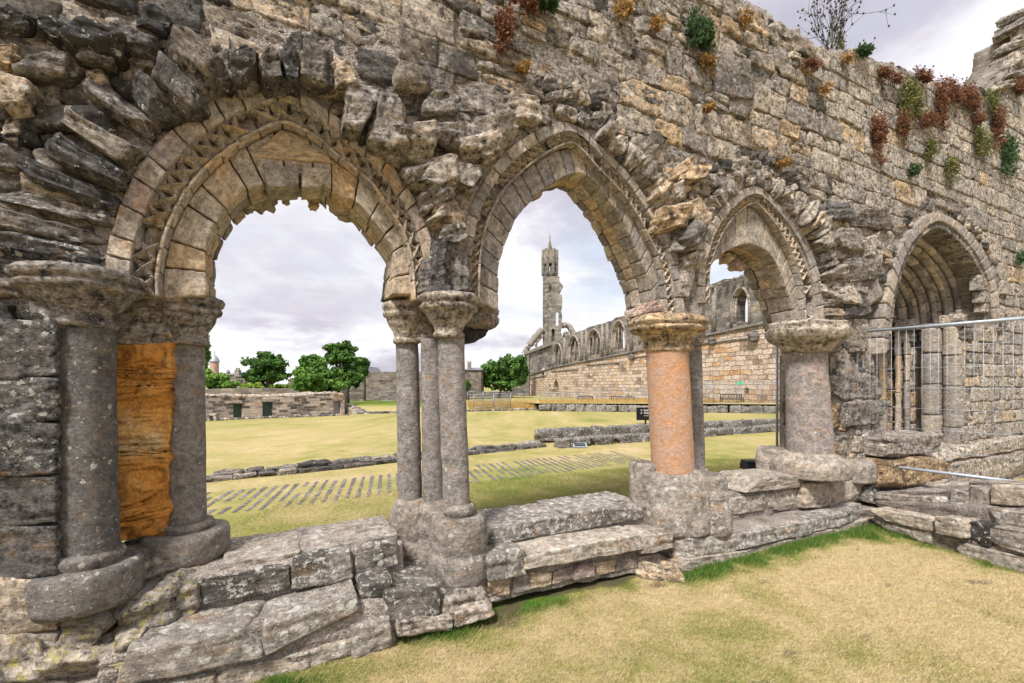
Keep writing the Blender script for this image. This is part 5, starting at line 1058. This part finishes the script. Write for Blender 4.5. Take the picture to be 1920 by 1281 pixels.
for (x0, y0, x1, y1), m_, lbv in zip(dz, (M_GREEN, M_GREEN, M_LAV), ('narrow green door', 'wider green door', 'pale grey metal door')):
    b = Buf(); slab(b, [rp(x0, y1), rp(x1, y1), rp(x1, y0), rp(x0, y0)], [], RG, -.25, .06); d_ = b.build('door', m_, rg, smooth=False, label=lbv)
    b = Buf(); slab(b, [rp(x0-2.5, y0), rp(x1+2.5, y0), rp(x1+2.5, y0-2.4), rp(x0-2.5, y0-2.4)], [], RG, .06, .3, R=(.3, .7, .2)); b.build('lintel', M_FAR, rg, smooth=False)
    b = Buf(); u, z = rp(x1-3, (y0+y1)/2, -.25); box(b, RG.P(u, z, -.2), (.12, .06, .04)); b.build('handle', M_GALV, d_, smooth=False)
b = Buf(); rowstones(b, hit(345, 791), hit(655, 779), .12, .35, 50, nn=4); b.build('footing', M_FAR, rg)
b = Buf()
for i in range(170):
    t_ = random.random(); j = random.randrange(len(hd)-1); u, z = hd[j]; q = RG.P(u, z-.02, random.uniform(-1.2, -.05)); r = random.uniform(.12, .26)
    lathe(b, q[:2], [(.02, q[2]+r*.6), (r, q[2]+.02), (r*.9, q[2]-r*.5)], seg=6, amp=.05, R=(random.choice([.35, .5, .42, .62]), .5, .3))
b.build('wall_head', M_FAR, rg)
# stone seat before the range
pz = hit(398, 789.5); b = Buf(); sc = pz[1]/F
t = thing('slab_bench', pz, 'low stone slab seat on two blocks by the range wall', 'seat'); box(b, (pz[0], pz[1]+.1, pz[2]+.42), (19*sc, .4, .12)); b.build('slab', M_FAR, t, smooth=False)
for dx in (-6, 6): b = Buf(); box(b, (pz[0]+dx*sc, pz[1]+.1, pz[2]+.18), (.16, .34, .36)); b.build('support', M_FAR, t, smooth=False)
# broken steps at the range's end, grass bank behind
t = thing('rubble_steps', hit(665, 778), 'stepped pile of dark rubble at the end of the range', 'steps'); b = Buf()
for k in range(5):
    for j in range(3):
        x = 650+k*9+j*4; y = 777-(4-k)*4.2+j*.6; q = at(x, y+2, 38+j*.5); r = .3
        lathe(b, q[:2], [(.2, q[2]+.2), (.42, q[2]+.14), (.45, q[2]-.7)], seg=8, amp=.08, R=tone('dark'))
b.build('stones', M_FAR, t)
b = Buf(); V = []
prof = [(39.5, 776), (41, 771), (43, 764), (46, 757.5), (60, 753.5), (90, 741)]
for Yd, y in prof:
    for i in range(30): x = 640+i*8.2; yy = y if i < 14 else y+(i-14)*.1*(777-y)/1.6*.5; V.append(at(x, min(yy, 790), Yd)+[0, 0, -.0 if 0 < i < 29 else -.5])
V = np.array(V); V[:, 2] = np.maximum(V[:, 2], EYE-2.75); Q = [(j*30+i, j*30+i+1, j*30+31+i, j*30+30+i) for j in range(len(prof)-1) for i in range(29)]
b.add(V, Q, L=V, R=np.stack([np.repeat([.25, .25, .3, .85, .8, .6], 30), np.zeros(180), np.zeros(180)], -1)); tag(b.build('grass_bank', M_TURF), kind='structure')
# precinct walls behind
def backwall(name, pts, yb, Yd, mat, label, thick=1.0, cat='wall'):
    fr = Frame(at(pts[0][0], 700, Yd)[:2], (1, 0)); hd = []
    for (x0, y0), (x1, y1) in zip(pts[:-1], pts[1:]):
        m = max(1, int(abs(x1-x0)/3))
        for k in range(m): hd.append(fr.px(x0+(x1-x0)*k/m, y0+(y1-y0)*k/m+random.uniform(-.6, .6)))
    hd.append(fr.px(*pts[-1])); b = Buf(); slab(b, [fr.px(pts[0][0], yb), fr.px(pts[-1][0], yb)]+hd[::-1], [], fr, 0, thick)
    return tag(b.build(name, mat, origin=fr.P(0, EYE-2.6, 0), smooth=False), label, cat)
backwall('precinct_wall', [(250, 728), (380, 730), (470, 728), (545, 729), (560, 733)], 760, 46, M_OLDW, 'brown rubble wall rising behind the low range on the left')
backwall('tall_precinct_wall', [(600, 699), (662, 699), (690, 698), (745, 697), (793, 696), (800, 700)], 757, 66, M_OLDW, 'tall dark rubble precinct wall right of the big trees')
backwall('tall_precinct_wall', [(655, 720), (664, 702), (682, 700)], 757, 62, M_OLDW, 'dark rubble wall return beside the big trees')
backwall('far_precinct_wall', [(865, 735), (900, 734), (962, 735)], 745, 95, M_OLDW, 'thin far boundary wall under the second arch')
# buildings
def house(name, x0, x1, yt, yr, yb, Yd, label, mat=M_OLDW, depth=8, gable=False, chim=(), wins=()):
    a, c = at(x0, yt, Yd), at(x1, yt, Yd); zb = EYE-(yb-HY)*Yd/F; zr = EYE-(yr-HY)*Yd/F; t = thing(name, ((a[0]+c[0])/2, Yd, zb), label, 'building')
    fr = Frame(a[:2], (1, 0)); w = c[0]-a[0]; f = lambda x, y: fr.px(x, y); b = Buf()
    outl = [(0, zb), (w, zb), (w, a[2])]+([(w/2, zr)] if gable else [])+[(0, a[2])]
    slab(b, outl, [[f(u0, v1), f(u1, v1), f(u1, v0), f(u0, v0)] for u0, v0, u1, v1 in wins], fr, 0, depth); b.build('wall', mat, t, smooth=False)
    b = Buf()
    if gable: V = [(a[0]-.2, Yd-.3, a[2]), (a[0]+w/2, Yd-.3, zr+.25), (c[0]+.2, Yd-.3, a[2]), (a[0]-.2, Yd+depth, a[2]), (a[0]+w/2, Yd+depth, zr+.25), (c[0]+.2, Yd+depth, a[2])]; b.add(V, [(0, 1, 4, 3), (1, 2, 5, 4)], [(3, 4, 5)])
    else: V = [(a[0]-.3, Yd-.3, a[2]), (c[0]+.3, Yd-.3, a[2]), (c[0]-w*.15, Yd+depth/2, zr), (a[0]+w*.15, Yd+depth/2, zr), (a[0]-.3, Yd+depth+.3, a[2]), (c[0]+.3, Yd+depth+.3, a[2])]; b.add(V, [(0, 1, 2, 3), (3, 2, 5, 4)], [(0, 3, 4), (1, 5, 2)])
    rf = b.build('roof', M_SLATE, t, smooth=False)
    for cx_, cy_, hw in chim:
        b = Buf(); q = at(cx_, cy_, Yd+1.5); zb2 = a[2]-.3; box(b, (q[0], q[1], (q[2]+zb2)/2), (hw*2*Yd/F, 1.0, q[2]-zb2)); b.build('chimney', mat, rf, smooth=False)
        for dx in (-.5, .0, .5): b = Buf(); lathe(b, (q[0]+dx*hw*1.3*Yd/F, q[1]), [(.14, q[2]+.45), (.17, q[2])], seg=8, amp=0); b.build('chimney_pot', M_RUBW, rf)
    for u0, v0, u1, v1 in wins: b = Buf(); slab(b, [f(u0, v1), f(u1, v1), f(u1, v0), f(u0, v0)], [], fr, -.3, .1); b.build('window', M_SLATE, t, smooth=False)
    return t
house('stone_house', 872, 902, 694, 688, 735, 80, 'rubble stone house with slate roof and chimney under the second arch', chim=[(880, 682, 3.2)])
house('stone_house', 668, 695, 702, 689, 740, 76, 'gabled stone house peeping out right of the big trees', gable=True, chim=[(680, 684, 3)])
house('town_house', 424, 442, 703, 697, 735, 110, 'grey slate roofed house behind the left trees', mat=M_NAVEG, chim=[(428, 697, 1.5)])
house('town_house', 441, 459, 706, 700, 735, 100, 'pale stone house with a square turret behind the left trees', mat=M_NAVEG, chim=[(446, 694, 4)], wins=[(446, 712, 449, 718), (452, 712, 455, 718)])
house('town_house', 540, 560, 712, 706, 735, 105, 'low grey house between the round tree and the big tree', mat=M_NAVEG)
q = at(402, 700, 120); s = 120/F; zq = lambda y: EYE-(y-HY)*s
dm = thing('domed_tower', (q[0], q[1], zq(735)), 'round tower with a lead dome and spike behind the left trees', 'tower')
b = Buf(); lathe(b, q[:2], [(8*s, zq(677)), (7.4*s, zq(679)), (7.4*s, zq(735))], seg=16, amp=.02, R=(.88, .3, .1)); b.build('drum', M_FAR, dm)
b = Buf(); lathe(b, q[:2], [(.1, zq(659)), (.12, zq(665)), (2.5*s, zq(666.5)), (5*s, zq(669)), (7.2*s, zq(673)), (9*s, zq(678)), (8.5*s, zq(679))], seg=20, amp=0); b.build('dome', M_LEAD, dm)
# ------------------------------------------------------------------ trees
def crown(b, c, rad, n, size, dens=.55, up=.15, hue=.5, clumps=46):
    """leaf clusters spread on and inside irregular lobes"""
    c = np.array(c); rad = np.array(rad, float); L = []
    for i in range(clumps):
        d = RS.normal(size=3); d /= np.linalg.norm(d); d[2] = d[2]*.8+up; r = random.uniform(.3, 1.02); L.append((c+d*rad*r, rad*random.uniform(.16, .34), random.uniform(-.25, .25)))
    k = RS.randint(0, clumps, n); D = RS.normal(size=(n, 3)); D /= np.linalg.norm(D, axis=1)[:, None]; rr = RS.uniform(.55, 1.05, n)[:, None]
    C = np.array([L[i][0] for i in k])+D*rr*np.array([L[i][1] for i in k])*RS.uniform(.7, 1.25, n)[:, None]; hv = np.array([L[i][2] for i in k])
    a = RS.normal(size=(n, 3)); a /= np.linalg.norm(a, axis=1)[:, None]; nrm = D+RS.normal(size=(n, 3))*.5+[0, 0, .3]; u = np.cross(a, nrm); u /= np.linalg.norm(u, axis=1)[:, None]+1e-9; v = np.cross(nrm, u); v /= np.linalg.norm(v, axis=1)[:, None]+1e-9
    sz = size*RS.uniform(.6, 1.3, n)[:, None]; V = np.stack([C-u*sz*.5, C-v*sz*.35, C+u*sz*.5, C+v*sz*.35], 1).reshape(-1, 3)
    Rr = np.clip(hue+hv+RS.uniform(-.2, .2, n)+.12*D[:, 2], 0, 1); b.add(V, np.arange(4*n).reshape(n, 4), R=np.repeat(np.stack([Rr, Rr*0, Rr*0], -1), 4, 0))
def tree(name, label, xc, yb, Yd, lobes, n, size, mat=None, hue=.5, trunk=.3, group='trees behind the cloister'):
    s = Yd/F; base = at(xc, yb, Yd); base[2] = min(base[2], EYE-2.5); t = thing(name, base, label, 'tree', group); tops = []
    b = Buf(); tot = sum(l[2]*l[3] for l in lobes)
    for x, y, rx, ry in lobes:
        c = at(x, y, Yd); tops.append(c); crown(b, c, (rx*s, rx*s*.8, ry*s), int(n*rx*ry/tot), size, hue=hue)
    b.build('crown', mat or M_LEAF, t, smooth=False)
    b = Buf(); fork = base*.55+np.mean(tops, 0)*.45; tube(b, [base-[0, 0, .3], base*.6+fork*.4, fork], [trunk*1.3, trunk, trunk*.8], 8); b.build('trunk', M_BARK, t)
    b = Buf()
    for c in tops:
        for k in range(3): e = c+np.clip(RS.normal(size=3), -1, 1)*lobes[0][3]*s*.25; tube(b, [fork, (fork+e)/2+RS.normal(size=3)*.2, e], [trunk*.6, trunk*.35, .05], 5)
    b.build('limb', M_BARK, t)
tree('broadleaf_tree', 'tall narrow green tree at the left edge of the first arch', 380, 745, 56, [(378, 648, 14, 20), (366, 690, 22, 40), (386, 668, 8, 10)], 9000, .38, hue=.55)
tree('bushy_tree', 'bright green rounded bushy tree low behind the range at far left', 410, 745, 52, [(400, 715, 26, 20), (425, 722, 20, 13), (388, 705, 14, 14)], 9000, .32, hue=.75)
tree('round_tree', 'dark round crowned tree standing alone behind the wall', 500, 745, 60, [(499, 688, 36, 26), (480, 708, 26, 18), (520, 706, 24, 18), (505, 672, 24, 13)], 15000, .36, hue=.3)
tree('broadleaf_tree', 'big bright green spreading tree in the middle of the first arch', 600, 755, 44, [(598, 706, 42, 32), (575, 722, 30, 16), (620, 725, 34, 16), (590, 682, 26, 18)], 22000, .32, hue=.62)
tree('broadleaf_tree', 'taller darker tree rising behind the big bright one', 648, 757, 50, [(640, 668, 30, 24), (662, 705, 28, 32), (625, 655, 20, 10), (676, 678, 20, 8), (648, 650, 10, 12)], 20000, .34, hue=.38, trunk=.4)
tree('shrub', 'yellow green shrub between the left trees', 475, 745, 50, [(472, 726, 22, 8)], 3500, .26, mat=M_LEAFY, hue=.5)
tree('shrub', 'light green shrub right of the round tree', 522, 745, 50, [(524, 727, 18, 9)], 3000, .26, mat=M_LEAFY, hue=.25)
tree('broadleaf_tree', 'dense dark green tree under the second arch beside the nave', 935, 745, 88, [(925, 700, 26, 24), (955, 690, 28, 32), (975, 700, 16, 30), (940, 720, 36, 18)], 18000, .55, hue=.42)
tree('shrub', 'small shrub against the stone house under the second arch', 877, 745, 78, [(877, 723, 6, 12)], 1500, .4, hue=.4)

# ================================================================== plants on the wall
def tuft(name, label, x, y, rx, ry, mat, w=.05, n=900, size=.022, group='plants rooted in the wall', hang=.3, thick=.12, mat2=None):
    fr = WALL; u, z = fr.px(x, y, w); s = fr.Y(x, w)/F; a, h = rx*s*1.3, ry*s*1.2; c = fr.P(u, z, w)
    n = int(n*max(.4, rx*ry/330)); t = Buf()
    def leaves(n, off, hue):
        cl = []
        for _ in range(5):
            x0 = RS.uniform(-.7, .7); y0 = RS.uniform(.2, .8); ln = RS.uniform(.5, 1.7) if ry > rx*.8 else RS.uniform(.2, .6)
            for q_ in range(5): cl.append((x0+RS.uniform(-.1, .1)*q_, y0-ln*q_/4, (.42-.06*q_)*RS.uniform(.7, 1.2)))
        k = len(cl)
        ci = RS.randint(0, k, n); D = RS.normal(size=(n, 3)); D /= np.linalg.norm(D, axis=1)[:, None]; rr = RS.uniform(.4, 1.05, n)
        uu = np.array([cl[i][0] for i in ci])+D[:, 0]*rr*np.array([cl[i][2] for i in ci]); zz = np.array([cl[i][1] for i in ci])+D[:, 2]*rr*np.array([cl[i][2] for i in ci])
        ww = np.abs(D[:, 1])*rr*thick*(.6+.5*(1-uu**2).clip(0))
        C = fr.P(u+uu*a, z+zz*h-hang*h*np.abs(ww/thick)*.5, w+ww-.02)
        d = RS.normal(size=(n, 3))*.6+D@np.array([[fr.d[0], fr.d[1], 0], [fr.n[0], fr.n[1], 0], [0, 0, 1]]); d[:, 2] += .25; d /= np.linalg.norm(d, axis=1)[:, None]
        e = np.cross(d, RS.normal(size=(n, 3))); e /= np.linalg.norm(e, axis=1)[:, None]; sz = size*RS.uniform(.4, 1.7, n)[:, None]
        V = np.stack([C, C+d*sz*.5+e*sz*.3, C+d*sz, C+d*sz*.5-e*sz*.3], 1).reshape(-1, 3); R = np.clip(hue+RS.uniform(-.35, .35, n)+.2*(D[:, 2]), 0, 1)
        t.add(V, np.arange(4*n).reshape(n, 4), R=np.repeat(np.stack([R, R, R], -1), 4, 0))
    leaves(n, 0, .5); o = t.build(name, mat, None, smooth=False, origin=c); tag(o, label, 'plant', group); return o
TU = [('sedum_tuft', 'dark red stonecrop tuft hanging near the top centre of the wall', 946, 50, 20, 28, M_REDT), ('herb_tuft', 'green herb cushion at the very top edge above the dark red tuft', 1015, 10, 24, 14, M_GRT), ('sedum_tuft', 'flat rusty tuft at the top edge left of the green herb', 975, 8, 26, 9, M_REDT),
 ('herb_tuft', 'round blue green herb cushion high above the second arch', 1308, 62, 27, 29, M_GRT), ('dry_tuft', 'orange tuft just under the round blue green cushion', 1325, 116, 11, 14, M_ORT), ('dry_tuft', 'orange dry tuft at the top edge between red and green cushions', 1168, 18, 14, 16, M_ORT),
 ('dry_tuft', 'small orange tuft left of the blue green cushion', 1231, 49, 11, 10, M_ORT), ('dry_tuft', 'tiny orange tuft on the stones below the dark red tuft', 973, 131, 13, 7, M_ORT), ('dry_tuft', 'orange cushion at the foot of the tall dry weed', 1583, 113, 10, 11, M_ORT),
 ('herb_tuft', 'green leafy cushion on the wall head right of the tall weed', 1612, 98, 26, 12, M_GRT), ('sedum_tuft', 'reddish brown tuft on the wall head left of the olive drape', 1665, 150, 28, 16, M_REDT), ('olive_tuft', 'big olive green drape below the wall head', 1706, 190, 30, 38, M_OLT),
 ('sedum_tuft', 'rust red drape right of the olive drape', 1757, 180, 22, 34, M_REDT), ('sedum_tuft', 'wide rust orange drape left of the higher stump', 1812, 192, 38, 28, M_REDT), ('sedum_tuft', 'rust tuft below the olive drape', 1738, 234, 28, 20, M_REDT), ('sedum_tuft', 'rust patch trailing down left of the bright green cushion', 1866, 228, 28, 30, M_REDT),
 ('olive_tuft', 'olive cushion left of the bright green cushion', 1842, 262, 24, 24, M_OLT), ('herb_tuft', 'bright green cushion near the right end of the wall', 1891, 284, 21, 30, M_GRT), ('sedum_tuft', 'isolated hanging dark red tuft on the pale stones', 1648, 257, 22, 36, M_REDT), ('olive_tuft', 'small olive tuft below the drapes above the doorway', 1781, 311, 17, 18, M_OLT),
 ('olive_tuft', 'narrow straw coloured tuft below the rust drape', 1742, 285, 11, 22, M_OLT), ('herb_tuft', 'tiny green sprig left of the small olive tuft', 1709, 322, 8, 11, M_GRT), ('sedum_tuft', 'rust red cushion on the higher stump at the right edge', 1905, 168, 24, 18, M_REDT), ('dry_tuft', 'tiny orange tuft above the third arch', 1322, 205, 9, 7, M_ORT), ('dry_tuft', 'small orange tuft on the rough stones right of the blue green cushion', 1395, 40, 9, 12, M_ORT),
 ('herb_tuft', 'little green sprig at the wall foot near the right edge of the doorway', 1912, 482, 10, 12, M_GRT), ('dry_tuft', 'orange fleck of dry growth below the tall weed', 1542, 170, 9, 8, M_ORT), ('dry_tuft', 'orange tuft low on the wall above the fourth column', 1466, 312, 10, 7, M_ORT), ('sedum_tuft', 'rusty growth bridging the wall head between the olive drape and the rust red drape', 1728, 152, 26, 16, M_REDT), ('sedum_tuft', 'rusty fringe between the rust red drape and the wide rust orange one', 1782, 172, 18, 22, M_REDT), ('sedum_tuft', 'rust patch just below the wide rust orange drape', 1828, 228, 20, 16, M_REDT), ('olive_tuft', 'olive fringe at the left foot of the higher stump', 1858, 192, 18, 18, M_OLT), ('sedum_tuft', 'thin rust strand hanging between olive drape and isolated dark red tuft', 1690, 236, 10, 24, M_REDT),
 ('sedum_tuft', 'dark red streak of stonecrop under the tall dry weed', 1520, 125, 16, 10, M_REDT)]
for nm, lb_, x, y, rx, ry, m_ in TU: tuft(nm, lb_, x, y, rx, ry, m_, size=.03 if m_ is not M_GRT else .038, thick=.14)
# tall dry weed
u, z = WALL.px(1560, 112, -.15); c = WALL.P(u, z, -.15); t = thing('dry_weed', c, 'tall leafless dry weed with seed heads standing on the wall head against the sky', 'plant')
b, hd = Buf(), Buf()
def twig(p, d, ln, r, lv):
    n = 5; pts = [p]; d = d/np.linalg.norm(d)
    for i in range(n): d = d+RS.normal(size=3)*.09; d[2] += .04; d /= np.linalg.norm(d); pts.append(pts[-1]+d*ln/n)
    tube(b, pts, np.linspace(r, r*.5, n+1), 4, R=(.2, .3, .1))
    if lv < 2:
        for k in range(5 if lv == 0 else 3): i = random.randint(1, n); twig(pts[i], d+RS.normal(size=3)*.55, ln*random.uniform(.35, .6), r*.6, lv+1)
    if lv > 0: q = pts[-1]; lathe(hd, q[:2], [(.003, q[2]+.03), (.014, q[2]+.015), (.012, q[2]), (.003, q[2]-.006)], seg=5, amp=0, R=(.15, .3, .1))
for k in range(8): twig(c+RS.normal(size=3)*.05, np.array([RS.uniform(-.35, .4), RS.uniform(-.2, .2), 1]), random.uniform(.6, .95), .008, 0)
b.build('stem', M_BARK, t); hd.build('seed_head', M_BARK, t)
tuft('herb_tuft', 'dark straggly growth at the root of the tall dry weed', 1565, 75, 18, 30, M_OLT, w=-.1, n=500)
for x, y, sz in ((1628, 85, .3), (1745, 120, .3), (1815, 140, .35)):
    u, z = WALL.px(x, y+40, -.2); c = WALL.P(u, z, -.2); b = Buf()
    hd = b; twig(c, np.array([.1, 0, 1.]), sz, .005, 1); twig(c, np.array([-.3, 0, 1.]), sz*.8, .005, 1)
    tag(b.build('dry_stalk', M_BARK, origin=c), {1628: 'thin dry stalk on the wall head just right of the tall weed', 1745: 'thin dry stalk on the wall head above the rust drape', 1815: 'thin dry stalk on the wall head beside the higher stump'}[x], 'plant', 'thin dry stalks on the wall head')
# ================================================================== grass
def blades(name, X, Y, Z, g, hgt, wid, flop, mat, label=None):
    n = len(X); a = RS.uniform(0, 2*math.pi, n); fl = flop*RS.uniform(.3, 1.3, n)
    d = np.stack([np.cos(a)*fl, np.sin(a)*fl, np.ones(n)], -1); d /= np.linalg.norm(d, axis=1)[:, None]; s = np.stack([-np.sin(a+1), np.cos(a+1), np.zeros(n)], -1)
    P = np.stack([X, Y, Z-.004], -1); V = np.stack([P-s*wid[:, None]/2, P+s*wid[:, None]/2, P+d*hgt[:, None]], 1).reshape(-1, 3); b = Buf()
    R = np.repeat(np.stack([g, g, g], -1), 3, 0); b.add(V, T=np.arange(3*n).reshape(n, 3), R=R); o = b.build(name, mat, smooth=False); tag(o, kind='stuff'); return o
n = 900000; X = RS.uniform(-2.2, 6.6, n); Y = RS.uniform(2.2, 6.4, n); w = wof(X, Y); sd_ = (X-a_[0])*SIDE.n[0]+(Y-a_[1])*SIDE.n[1]
px_, py_ = proj(np.stack([X, Y, X*0+.13], -1)); keep = (w > .32) & (sd_ > -.03) & (px_ > -60) & (px_ < 1980) & (py_ < 1330); keep &= RS.uniform(0, 1, n) < np.clip(3.4/Y, 0, 1)**1.5
X, Y = X[keep], Y[keep]; ks = RS.uniform(0, 1, len(X)) > soil(X, Y)*.8; X, Y = X[ks], Y[ks]; g = green(X, Y); gg_ = np.clip(g+RS.normal(size=len(g))*.26, 0, 1); tall = np.clip((g-.55)/.4, 0, 1)
blades('grass', X, Y, gz(X, Y), gg_, RS.uniform(.015, .045, len(X))*(1+1.2*tall), RS.uniform(.003, .0065, len(X)), 1.9-1.2*tall, M_BLADE)
n = 420000; X = RS.uniform(-4, 9, n); Y = RS.uniform(3, 13, n); w = wof(X, Y); px_, py_ = proj(np.stack([X, Y, X*0+.05], -1)); keep = (w < -.9) & (w > -5.2) & (px_ > 360) & (px_ < 1500) & (py_ < 1060)
X, Y = X[keep], Y[keep]; g = green(X, Y); gg_ = np.clip(g+.02+RS.normal(size=len(g))*.24, 0, 1)
blades('grass', X, Y, gz(X, Y), gg_, RS.uniform(.02, .055, len(X)), RS.uniform(.004, .008, len(X)), 1.5+0*X, M_BLADE)
# long dry grass before the nave wall
n = 9000; k = RS.uniform(0, 1, n); Yd = RS.uniform(43.5, 66, n); xp = RS.uniform(1012, 1560, n); X = (xp-CX)/F*Yd; sI = np.clip((xp-1010)/600, 0, 1)
Z = EYE-1.74-np.interp(Yd, [40, 120], [0, 2.4])*(1-.9*sI)
blades('dry_grass', X, Yd, Z, RS.uniform(0, .8, n), RS.uniform(.15, .5, n), RS.uniform(.03, .08, n), .5+0*X, M_DRYG)
n = 5000; Yd = RS.uniform(45, 58, n); xp = RS.uniform(880, 1005, n); X = (xp-CX)/F*Yd
blades('dry_grass', X, Yd, gz(X, Yd), RS.uniform(0, .8, n), RS.uniform(.2, .9, n), RS.uniform(.03, .08, n), .5+0*X, M_DRYG)
